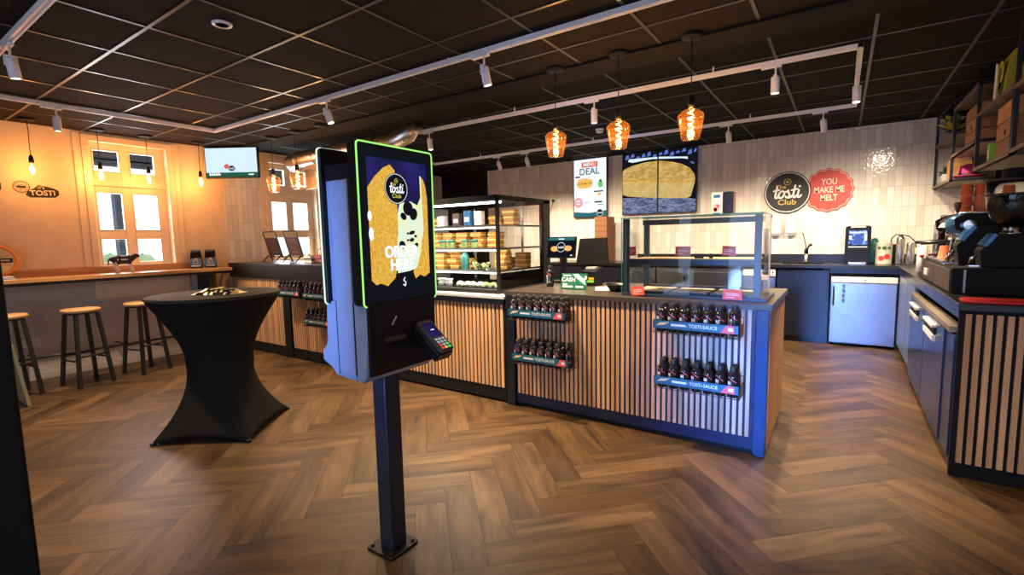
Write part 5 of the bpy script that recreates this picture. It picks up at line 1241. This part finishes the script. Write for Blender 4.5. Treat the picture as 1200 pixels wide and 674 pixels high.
for i, (x, y, r, h, m, lab) in enumerate(((.67, 7.30, .040, .26, 'steel', 'short steel canister right of the pump flask'), (.77, 7.22, .050, .25, 'white', 'pale milk jug near the corner of the worktops'), (.52, 7.60, .045, .24, 'kioskd', 'dark canister behind the pump flask'))):
    mb = MB(); mb.lathe([(0, 0), (r * .95, 0), (r, .008), (r, h * .9), (r * .85, h * .95), (r * .85, h), (0, h)], (x, y, .992), 22); mb.tube([(x + r, y, .992 + h * .8), (x + r + .03, y, .992 + h * .75), (x + r + .03, y, .992 + h * .4), (x + r, y, .992 + h * .3)], .006, 8); tag(mb.build('canister', [M[m]], o=(x, y, .992)), lab, 'canister')
mb = MB(); mb.slab_round((.93, YB - .045, .995), X3, (0, .06, 1), (0, .02, 0), .26, .42, .10); tag(mb.build('cutting_board', [M['yellow']], o=(1.0, YB - .03, .995)), 'yellow cutting board leaning at the back wall behind the coffee machine', 'cutting board')
# kraft boxes piled on the bench
for i in range(8):
    z = .992 + i * .091
    mb = MB(); mb.box(-3.33 + random.uniform(-.004, .004), -3.12, 7.30, 7.62, z, z + .0905, 0)
    for q in range(4): mb.box(-3.31 + q * .048, -3.285 + q * .048, 7.2985, 7.30, z + .03, z + .048, 1)
    pos = ('lowest', 'second from the bottom', 'third from the bottom', 'fourth from the bottom', 'fourth from the top', 'third from the top', 'second from the top', 'topmost')[i]
    tag(mb.build('kraft_box', [M['brick'], M['mortar']], o=(-3.22, 7.46, z), bevel=.003), 'printed brown kraft box, ' + pos + ' of the pile left of the glass case', 'box', 'kraft boxes piled by the back wall')
t = thing('storage_cabinet', 'low black cabinet under the pile of kraft boxes', 'cabinet', (-3.25, 7.45, 0))
mb = MB(); mb.box(-4.1, -2.80, 7.12, 7.78, .0, .95); mb.build('cabinet_body', [M['matt']], t)
mb = MB(); mb.box(-4.12, -2.785, 7.08, 7.785, .95, .99); mb.build('cabinet_top', [M['bench']], t)
for a in (-4.09, -3.44):
    mb = MB(); mb.box(a, a + .63, 7.10, 7.12, .06, .94); d = mb.build('door', [M['laminate']], t, bevel=.003)
    mb = MB(); mb.bar((a + .58, 7.085, .6), (a + .58, 7.085, .8), .012, .012); mb.build('handle', [M['steel']], d)
mb = MB(); mb.lathe([(0, 0), (.05, 0), (.06, .01), (.07, .08), (.062, .09), (0, .09)], (-4.0, 7.45, .99), 18); tag(mb.build('red_pot', [M['red']], o=(-4.0, 7.45, .99)), 'red pot on the black cabinet beside the pastry case', 'pot')
# ================================================================== RIGHT COUNTER
t = thing('coffee_counter', 'dark counter with oak slatted end running along the right wall', 'counter', (.9, 5.3, 0))
mb = MB(); mb.box(.60, XR - .01, 5.66, 7.06, .09, .95); mb.build('carcass', [M['laminate']], t)
mb = MB(); mb.box(.62, XR - .01, 5.66, 7.06, .0, .09); mb.build('plinth', [M['matt']], t)
mb = MB(); mb.box(.548, XR - .002, 3.555, 7.073, .953, .992); mb.build('worktop', [M['bench']], t, bevel=.003)
mb = MB(); mb.box(.556, XR - .002, 3.572, 3.60, .004, .952); mb.build('end_panel', [M['matt']], t)
mb = MB(); slats_x(mb, .570, 1.24, 3.573, .088, .935, .0415, .0245, .014); mb.build('slat_panel', [M['slat']], t)
mb = MB(); mb.box(.572, .60, 5.66, 7.06, .09, .93); mb.box(.570, .574, 6.3, 6.31, .09, .93); mb.build('steel_side_panel', [pm('panel_blue_reflection', (.20, .27, .46), .3, .2)], t, bevel=.004)  # pale blue is light reflected by the steel, put into the colour
mb = MB(); mb.box(.556, .60, 3.60, 7.06, .905, .952); mb.build('front_rail', [M['navy']], t)
t = thing('bar_fridge', 'navy two-door undercounter fridge with silver grip handles in the right counter', 'fridge', (.88, 4.6, 0))
mb = MB(); mb.box(.566, 1.20, 3.61, 5.64, .02, .80); mb.build('fridge_body', [M['laminate']], t)
mb = MB(); mb.box(.538, .60, 3.70, 5.62, .805, .842); mb.build('top_strip', [pm('strip_alu', (.36, .31, .26), .4, .5)], t, bevel=.003)
for i, (a, b) in enumerate(((4.72, 5.60), (3.88, 4.70))):
    mb = MB(); mb.box(.540, .566, a, b, .10, .80); d = mb.build('door', [M['navy']], t, bevel=.004)
    c = (a + b) / 2 + .10
    mb = MB(); mb.box(.531, .541, c - .20, c + .20, .665, .765); mb.build('handle_recess', [M['matt']], d)
    mb = MB(); mb.box(.515, .541, c - .21, c + .21, .752, .772); mb.prism([(0, 0), (.022, .012), (.022, .05), (.0, .045)], (.541, c - .21, .655), (-1, 0, 0), Z3, (0, .42, 0)); mb.build('handle', [M['white_metal']], d, bevel=.003)
    mb = MB(); mb.cyl((.541, c, .79), (.536, c, .79), .009, n=12); mb.build('lock', [M['steel']], d)
mb = MB(); mb.box(.548, .60, 3.61, 3.87, .10, .80); mb.build('filler_panel', [M['navy']], t, bevel=.003)
mb = MB(); mb.slab_round((.575, 3.60, .9925), X3, (0, 1, 0), (0, 0, .012), .30, .20, .06); mb.obox((.93, 3.67, .999), ((1, -.12, 0), (.12, 1, 0), Z3), (.14, .03, .006)); tag(mb.build('serving_paddle', [pm('paddle_red', (.88, .035, .04), .4)], o=(.7, 3.7, .992), bevel=.004), 'flat red paddle lying on the near end of the right counter', 'paddle')
# base box with drawers that carries machine and grinders
ZX = .992
t = thing('coffee_base_box', 'long black perforated drawer box under the coffee machine', 'drawer box', (.9, 4.8, ZX))
mb = MB(); mb.box(.585, 1.22, 4.08, 5.42, ZX, ZX + .165); mb.build('box_body', [M['matt']], t, bevel=.004)
mb = MB(); mb.box(.577, .586, 4.10, 4.74, ZX + .01, ZX + .155); mb.box(.577, .586, 4.76, 5.40, ZX + .01, ZX + .155); mb.build('drawer', [pm('drawer_brown', (.06, .042, .036), .45)], t, bevel=.003)
mb = MB()
for i in range(16): mb.box(.640, .652, 4.076, 4.081, ZX + .012 + i * .009, ZX + .017 + i * .009)
mb.build('vent_slots', [M['steelb']], t)
mb = MB(); mb.box(.567, .578, 5.0, 5.16, ZX + .05, ZX + .10); mb.build('drawer_label', [M['card']], t)
ZM = ZX + .166
t = thing('espresso_machine', 'black and blue espresso machine with chrome groups on the right counter', 'espresso machine', (.9, 4.95, ZM))
mb = MB(); mb.box(.600, 1.20, 4.56, 5.40, ZM, ZM + .022); mb.build('drip_tray', [M['steel']], t, bevel=.004)
mb = MB(); mb.prism([(.84, 0), (1.19, 0), (1.19, .318), (.70, .318), (.66, .285), (.69, .225), (.80, .20)], (0, 4.60, ZM + .022), X3, Z3, (0, .76, 0)); mb.build('machine_body', [M['kioskd']], t, bevel=.008)
for y0 in (4.555, 5.355):
    mb = MB(); mb.prism([(.64, .0), (.70, .0), (.84, .10), (.84, .0), (1.2, 0), (1.2, .33), (.70, .33), (.645, .295), (.655, .22), (.76, .17), (.70, .05)], (0, y0, ZM + .02), X3, Z3, (0, .05, 0)); mb.build('side_panel', [M['matt']], t, bevel=.005)
mb = MB(); mb.blob((.70, 4.63, ZM + .27), .105, 20, 0, (.9, .75, .78)); mb.build('blue_dome', [M['blue_shell']], t)
mb = MB(); mb.cyl((.725, 4.555, ZM + .27), (.725, 4.535, ZM + .27), .034, n=24); mb.cyl((.725, 4.536, ZM + .27), (.725, 4.528, ZM + .27), .026, n=20); mb.build('gauge', [M['chrome']], t)
mb = MB(); mb.obox((.665, 4.98, ZM + .285), ((0, 1, 0), (.5, 0, .85), (-.85, 0, .5)), (.26, .032, .004)); mb.build('control_panel', [M['card']], t, bevel=.002)
for y in (4.84, 5.16):
    mb = MB(); mb.cyl((.72, y, ZM + .235), (.72, y, ZM + .165), .036, n=22); mb.cyl((.72, y, ZM + .165), (.72, y, ZM + .135), .033, n=22); mb.cyl((.72, y, ZM + .135), (.72, y, ZM + .105), .010, n=10); g = mb.build('group_head', [M['chrome']], t)
    mb = MB(); mb.tube([(.69, y, ZM + .150), (.64, y, ZM + .150), (.60, y, ZM + .146), (.50, y, ZM + .140)], .013, 10); mb.build('portafilter_handle', [M['blackm']], g)
for y in (4.70, 5.31):
    mb = MB(); mb.tube([(.70, y, ZM + .24), (.66, y, ZM + .20), (.655, y, ZM + .10), (.640, y, ZM + .04)], .006, 8); mb.build('steam_wand', [M['chrome']], t)
mb = MB(); mb.tube([(.68, 4.60, ZM + .356), (.68, 5.36, ZM + .356), (1.18, 5.36, ZM + .356), (1.18, 4.60, ZM + .356)], .006, 8, closed=True)
for x, y in ((.68, 4.60), (.68, 5.36), (1.18, 5.36), (1.18, 4.60)): mb.cyl((x, y, ZM + .335), (x, y, ZM + .356), .006, n=8)
mb.build('cup_rail', [M['chrome']], t)
# cups on the machine
def cup():
    t = thing('paper_cup', '', 'paper cup', (0, 0, 0))
    mb = MB(); mb.lathe([(.041, .0), (.0430, .002), (.0430, .006), (.041, .008), (.030, .094), (.029, .096), (0, .0955)], (0, 0, 0), 20, 0, [1, 1, 1, 0, 0, 0]); mb.build('cup_wall', [M['orange'], M['peach']], t)
    return t
cu0 = cup(); cu_used = [False]
def put_cup(loc, label, group):
    if not cu_used[0]: cu0.location = loc; cu0['label'] = label; cu0['group'] = group; cu_used[0] = True
    else: dup(cu0, loc, label, group)
ZT2 = ZM + .3405
for i in range(3): put_cup((.80, 5.20, ZT2 + i * .078), ('lowest', 'middle', 'topmost')[i] + ' orange paper cup of the loose left pillar on the coffee machine', 'cups in the left pillar on the coffee machine')
for i in range(11): put_cup((.885, 5.22, ZT2 + i * .0155), 'orange paper cup upside down in the tall nested middle stack on the coffee machine', 'cups in the middle stack on the coffee machine')
for i in range(9): put_cup((1.02, 5.12, ZT2 + i * .0155), 'orange paper cup upside down in the right nested stack on the coffee machine', 'cups in the right stack on the coffee machine')
put_cup((.655, 4.92, ZM + .0225), 'orange paper cup standing on the drip tray under the group head', 'cup on the drip tray')
t = thing('tamper', 'dark wood and steel tamper standing on the coffee machine', 'tamper', (.735, 5.08, ZT2))
mb = MB(); mb.lathe([(0, 0), (.028, 0), (.028, .03), (.012, .04), (0, .04)], (.735, 5.08, ZT2), 18); mb.build('tamper_base', [M['chrome']], t)
mb = MB(); mb.lathe([(.010, .04), (.014, .05), (.022, .085), (.020, .105), (0, .112)], (.735, 5.08, ZT2), 16); mb.build('tamper_handle', [M['purple']], t)
# grinders
def grinder(x, y, z, s, name_lab, hop):
    t = thing('coffee_grinder', name_lab, 'coffee grinder', (x, y, z))
    mb = MB(); mb.prism([(-.115 * s, .0), (.15 * s, 0), (.15 * s, .205 * s), (-.06 * s, .205 * s), (-.13 * s, .105 * s)], (x, y - .085, z), X3, Z3, (0, .17, 0)); mb.build('grinder_body', [M['matt']], t, bevel=.006)
    mb = MB(); mb.obox((x - .085 * s, y, z + .170 * s), ((.55, 0, .83), (0, 1, 0), (-.83, 0, .55)), (.045 * s, .087, .012)); mb.build('blue_front', [M['blue_shell']], t, bevel=.003)
    mb = MB(); mb.tube([(x - .10 * s, y, z + .09 * s), (x - .15 * s, y, z + .06 * s), (x - .155 * s, y, z + .02)], .012, 8); mb.box(x - .17 * s, x - .09 * s, y - .05, y + .05, z, z + .012); mb.build('chute', [M['chrome']], t)
    if hop:
        mb = MB(); mb.lathe([(.048, .203 * s), (.052, .212 * s), (.036, .222 * s), (.034, .238 * s), (.044, .246 * s)], (x + .015, y, z), 24); mb.build('hopper_collar', [M['chrome']], t)
        mb = MB(); mb.lathe([(.040, .244 * s), (.062, .262 * s), (.090, .31 * s), (.112, .37 * s), (.118, .44 * s)], (x + .015, y, z), 32); mb.build('bean_fill', [pm('beans', (.006, .005, .004), .25, bump=.4, bscale=90)], t)
        mb = MB(); mb.lathe([(.042, .243 * s), (.065, .260 * s), (.094, .308 * s), (.117, .368 * s), (.124, .445 * s), (.126, .53 * s)], (x + .015, y, z), 32); mb.build('hopper', [M['clear']], t)
        mb = MB(); mb.lathe([(0, .528 * s), (.129, .528 * s), (.130, .540 * s), (.12, .546 * s), (.05, .548 * s), (.055, .60 * s), (.045, .606 * s), (0, .607 * s)], (x + .015, y, z), 32); mb.lathe([(.1255, .44 * s), (.1275, .442 * s), (.1275, .452 * s), (.1255, .454 * s)], (x + .015, y, z), 32); mb.build('hopper_lid', [M['black']], t)
    return t
grinder(.845, 4.22, ZM, 1.0, 'big black coffee grinder with round bean hopper at the right edge', True)
grinder(.800, 4.44, ZM + .0, 1.25, 'black coffee grinder with blue front between machine and big hopper', False)
t = thing('water_boiler', 'upright black boiler with grey stripe behind the coffee machine', 'boiler', (.93, 6.2, ZX))
mb = MB(); mb.box(.755, 1.11, 6.05, 6.40, ZX, ZX + .475); mb.build('boiler_body', [M['sauce']], t, bevel=.02)
mb = MB(); mb.box(.915, .945, 6.044, 6.052, ZX + .05, ZX + .465); mb.box(.748, .757, 6.06, 6.10, ZX + .02, ZX + .46); mb.build('stripe', [M['steelb']], t)
t = thing('small_scale', 'small silver scale on the right counter beside the drawer box', 'scale', (.66, 5.62, ZX))
mb = MB(); mb.box(.59, .74, 5.52, 5.70, ZX, ZX + .03); mb.build('scale_body', [M['kioskd']], t, bevel=.004)
mb = MB(); mb.box(.60, .73, 5.53, 5.69, ZX + .03, ZX + .042); mb.build('scale_plate', [M['steel']], t, bevel=.003)
for i, (x, y, c, h, lab) in enumerate(((.70, 5.88, 'steelb', .17, 'pale blue syrup bottle between milk jug and coffee machine'), (.64, 6.02, 'card', .15, 'white syrup bottle nearest the milk jug'))):
    tt = thing('syrup_bottle', lab, 'bottle', (x, y, ZX))
    mb = MB(); mb.lathe([(0, 0), (.033, 0), (.036, .006), (.036, h * .65), (.014, h * .85), (.014, h), (0, h)], (x, y, ZX), 18); mb.build('bottle_body', [M[c]], tt)
    mb = MB(); mb.lathe([(0, h), (.017, h), (.017, h + .02), (0, h + .022)], (x, y, ZX), 14); mb.build('cap', [M['red']], tt)
# ================================================================== WALL SHELVES
XS = .885
def bay(name_lab, ya, yb, za, zb_, boards, back=True):
    t = thing('wall_shelf', name_lab, 'wall shelf', (1.07, (ya + yb) / 2, za))
    b = .024; mb = MB()
    for x in (XS, XR - .03):
        for y in (ya, yb - b): mb.box(x, x + b, y, y + b, za, zb_)
    for z in (za, zb_ - b):
        for y in (ya, yb - b): mb.box(XS, XR - .006, y, y + b, z, z + b)
        mb.box(XS, XS + b, ya, yb, z, z + b); mb.box(XR - .03, XR - .006, ya, yb, z, z + b)
    mb.build('steel_frame', [M['blackm']], t)
    for z in boards:
        mb = MB(); mb.box(XS - .004, XR - .008, ya + .004, yb - .004, z, z + .028); mb.build('board', [M['shelfw']], t, bevel=.002)
    if back: mb = MB(); mb.box(XR - .012, XR - .002, ya, yb, za, zb_); mb.build('back_panel', [M['matt']], t)
    return t
bay('far bay of the black wall shelf, against the tiled back wall', 6.66, 7.77, 1.885, 2.73, (1.885, 2.355))
bay('second bay of the black wall shelf, set higher, holding an orange crate', 5.58, 6.65, 2.115, 2.60, (2.115, 2.574))
bay('third bay of the black wall shelf, holding the big crate and green box', 4.52, 5.57, 1.875, 2.335, (1.875, 2.310))
bay('nearest bay of the black wall shelf at the right edge of the picture', 3.45, 4.51, 1.885, 2.70, (1.885, 2.29))
def crate(name_lab, x0, x1, y0, y1, z, n, h):
    t = thing('wooden_crate', name_lab, 'crate', ((x0 + x1) / 2, (y0 + y1) / 2, z)); ph = h / n
    mb = MB()
    for i in range(n):
        a, b = z + i * ph, z + (i + 1) * ph - .007
        mb.box(x0, x0 + .012, y0, y1, a, b); mb.box(x1 - .012, x1, y0, y1, a, b); mb.box(x0 + .012, x1 - .012, y0, y0 + .012, a, b); mb.box(x0 + .012, x1 - .012, y1 - .012, y1, a, b)
    mb.build('slat_sides', [M['crate']], t)
    mb = MB(); mb.box(x0 + .012, x1 - .012, y0 + .012, y1 - .012, z, z + .01)
    for x in (x0 + .013, x1 - .038):
        for y in (y0 + .013, y1 - .038): mb.box(x, x + .025, y, y + .025, z + .01, z + h - .01)
    mb.build('crate_inside', [M['crate']], t)
    mb = MB(); mb.blob((x0 - .001, (y0 + y1) / 2, z + h * .45), .03, 8, 0, (.12, 1, .8)); mb.build('stamp', [M['purple']], t)
crate('orange slatted crate in the second bay of the wall shelf', .915, 1.20, 5.72, 6.20, 2.144, 3, .33)
crate('large orange slatted crate in the third bay of the wall shelf', .915, 1.21, 4.58, 5.05, 1.904, 3, .37)
mb = MB(); mb.slab_round((.91, 7.02, 1.914), X3, (0, .08, 1), (0, .02, 0), .20, .24, .05); tag(mb.build('wooden_board', [M['crate']], o=(1.0, 7.03, 1.914)), 'brown serving board standing in the lower far bay of the wall shelf', 'board')
def plant(name_lab, x, y, z, potm, leafm, r, hang=False):
    t = thing('potted_plant', name_lab, 'plant', (x, y, z))
    mb = MB(); mb.lathe([(0, 0), (.042, 0), (.052, .10), (.055, .105), (.048, .105), (0, .095)], (x, y, z), 20); mb.build('pot', [M[potm]], t)
    mb = MB()
    for i in range(46):
        a, e = random.uniform(0, 2 * PI), random.uniform(-.2, 1.3); l = r * random.uniform(.7, 1.1)
        d = Vector((math.cos(a) * math.cos(e), math.sin(a) * math.cos(e), math.sin(e))); p0 = Vector((x, y, z + .10)); p1 = p0 + d * l
        sd_ = d.cross(Vector((0, 0, 1))).normalized() * l * .16
        mid = p0 + d * l * .6 + Vector((0, 0, .01)); mb.poly([p0, mid - sd_, p1, mid + sd_], i % 2 if leafm != 'leaf' else 0)
    mb.build('foliage', [M['leaf'], M['leafy']], t)
plant('small dark plant in a white pot in the lower far bay of the wall shelf', .95, 7.35, 1.914, 'white', 'leaf', .10)
plant('green and yellow plant in the upper far bay of the wall shelf', .99, 7.30, 2.384, 'black', 'mix', .22)
t = thing('sun_hat', 'pink felt hat lying at the near end of the far shelf bay', 'hat', (1.03, 6.72, 1.914))
mb = MB(); mb.lathe([(.0, .022), (.075, .020), (.12, .014), (.152, .024), (.155, .030), (.125, .024), (.090, .034), (.084, .095), (.070, .135), (.025, .146), (0, .138)], (1.05, 6.80, 1.912), 36, sx=.92, sy=1.0); mb.build('felt', [M['pink']], t)
mb = MB(); mb.lathe([(.0915, .035), (.089, .056), (.0865, .056)], (1.05, 6.80, 1.912), 36, sx=.925, sy=1.0); mb.build('hat_band', [M['purple']], t)
mb = MB(); mb.box(.893, .935, 5.10, 5.17, 1.904, 2.035); mb.box(.8925, .8935, 5.115, 5.155, 1.93, 1.99, 1); tag(mb.build('green_box', [M['green'], M['card']], o=(.91, 5.13, 1.904), bevel=.003), 'small lime green box in the third bay beside the large crate', 'box')
t = thing('glass_jug', 'dark bottle standing in the third bay behind the lime green box', 'bottle', (1.02, 5.35, 1.904))
mb = MB(); mb.lathe([(0, 0), (.045, 0), (.045, .16), (.018, .21), (.018, .27), (0, .27)], (1.02, 5.35, 1.904), 18); mb.build('bottle_body', [M['sauce']], t)
mb = MB(); mb.lathe([(.0455, .04), (.0455, .12)], (1.02, 5.35, 1.904), 18); mb.build('bottle_label', [M['paper']], t)
t = thing('flower_bag', 'yellow-green and white printed bag on top of the third shelf bay', 'bag', (1.0, 5.0, 2.338))
mb = MB(); b = len(mb.v)
for z, w, d in ((0, .15, .055), (.12, .145, .05), (.22, .13, .03), (.30, .125, .006)): mb.v += [(.95 - d, 4.98 - w, 2.339 + z), (.95 + d, 4.98 - w, 2.339 + z), (.95 + d, 4.98 + w, 2.339 + z), (.95 - d, 4.98 + w, 2.339 + z)]
for q in range(3):
    for i in range(4): mb.face((b + q * 4 + i, b + q * 4 + (i + 1) % 4, b + q * 4 + 4 + (i + 1) % 4, b + q * 4 + 4 + i), 0)
mb.face((b + 3, b + 2, b + 1, b)); mb.face([b + 12 + i for i in range(4)])
mb.build('bag', [M['leafy']], t, bevel=.004)
f = Flat((.8935, 4.98, 2.339 + .10), (0, -1, 0), Z3); f.poly([(-.14, -.08), (-.06, -.09), (-.05, .15), (-.12, .17)], 3); f.ell(.03, .05, .09, .10, 0); f.ell(.06, -.03, .07, .06, 2); f.lay(); f.ell(.02, .06, .04, .05, 2); f.ell(.07, .02, .03, .03, 1); f.mb.build('bag_print', [M['leafy'], M['yellow'], M['leaf'], M['card']], t)
for i, (y, c) in enumerate(((4.30, 'sauce'), (4.12, 'teal'), (3.92, 'red'))):
    mb = MB(); mb.lathe([(0, 0), (.04, 0), (.042, .006), (.042, .17), (.016, .23), (.016, .30), (0, .30)], (1.0, y, 1.914), 18); tag(mb.build('syrup_bottle', [M[c]], o=(1.0, y, 1.914)), ('black', 'dark teal', 'red')[i] + ' syrup bottle in the nearest bay of the wall shelf', 'bottle')
# ================================================================== LIGHT
def area(name, loc, rot, sx, sy, power, col):
    l = bpy.data.lights.new(name, 'AREA'); l.shape = 'RECTANGLE'; l.size = sx; l.size_y = sy; l.energy = power; l.color = col
    o = bpy.data.objects.new(name, l); C.objects.link(o); o.location = loc; o.rotation_euler = rot; return o
SPOT_W, POINT_W, DAY_W, WIN_W = 165.0, 14.0, 45.0, 30.0
for i, (p, d, e) in enumerate(SPOTS):
    l = bpy.data.lights.new('spot_beam', 'SPOT'); l.energy = SPOT_W * e * (1.25 if p.y > 5.5 else 1.7 if p.y > 4 else 1.0); l.color = (1.0, .79, .56) if p.y > 5.5 else (1.0, .75, .48); l.spot_size = math.radians(118 if p.y > 5.5 else 86); l.spot_blend = .75; l.shadow_soft_size = .03
    o = bpy.data.objects.new('spot_beam', l); C.objects.link(o); o.location = p; o.rotation_euler = Vector(d).to_track_quat('-Z', 'Y').to_euler()
for p, e, c, r in POINTS:
    l = bpy.data.lights.new('bulb_light', 'POINT'); l.energy = POINT_W * e / 4; l.color = c; l.shadow_soft_size = r
    o = bpy.data.objects.new('bulb_light', l); C.objects.link(o); o.location = p
# daylight coming in by the shop front behind the camera (plus two added blue beams), and by the two windows on the left
area('daylight_front', (-.95, YF - .25, 1.30), (math.radians(90), 0, 0), 3.8, 2.3, DAY_W * 1.35, (.40, .55, 1.0))
d_ = area('added_island_beam', (-.38, YF - .12, 1.45), (math.radians(80), 0, 0), .5, .8, DAY_W * .26, (.10, .30, 1.0)); d_.data.spread = math.radians(15)  # added narrow blue beam for the right end of the island
d_ = area('added_kiosk_beam', (-1.62, YF - .12, .45), (math.radians(102), 0, math.radians(-1)), .34, .8, DAY_W * .10, (.16, .38, 1.0)); d_.data.spread = math.radians(24)  # added low blue beam, tilted up to tint the kiosk side
for y in (2.30, 4.38): area('daylight_window', (XL - .32, y, 1.86), (0, math.radians(-90), 0), 1.3, .66, WIN_W, (.75, .88, 1.0))
for z, y in ((1.71, 3.5), (1.49, 3.46), (1.285, 3.46), (1.085, 3.46)): area('case_light', (-3.08, y, z), (0, 0, 0), 1.2, .03, 3.0, (1.0, .86, .66))
w = bpy.data.worlds.new('sky'); bpy.context.scene.world = w; w.use_nodes = True
bg = w.node_tree.nodes['Background']; bg.inputs[0].default_value = (.80, .90, 1.0, 1); bg.inputs[1].default_value = 1.6
# ================================================================== CAMERA
sc = bpy.context.scene
yaw, pit, rol = (math.radians(a) for a in (34.3139409, 5.80151273, 1.19458877))
F = Vector((-math.sin(yaw) * math.cos(pit), math.cos(yaw) * math.cos(pit), -math.sin(pit))); r_ = Vector((math.cos(yaw), math.sin(yaw), 0)); d_ = F.cross(r_)
rr = r_ * math.cos(rol) + d_ * math.sin(rol); dd = -r_ * math.sin(rol) + d_ * math.cos(rol)
cd = bpy.data.cameras.new('camera'); cd.sensor_width = 36; cd.lens = 36 * 565.644 / 1200; cd.clip_start = .02
cam = bpy.data.objects.new('camera', cd); C.objects.link(cam)
cam.matrix_world = Matrix(((rr.x, -dd.x, -F.x, 0), (rr.y, -dd.y, -F.y, 0), (rr.z, -dd.z, -F.z, HM), (0, 0, 0, 1)))
sc.camera = cam
vs = sc.view_settings; vs.view_transform = 'Standard'; vs.look = 'None'; vs.gamma = 1.0; vs.exposure = 0.12; vs.use_curve_mapping = False
sc.cycles.use_denoising = True
sc.cycles.max_bounces = 8; sc.cycles.transparent_max_bounces = 24; sc.cycles.sample_clamp_indirect = 6.0
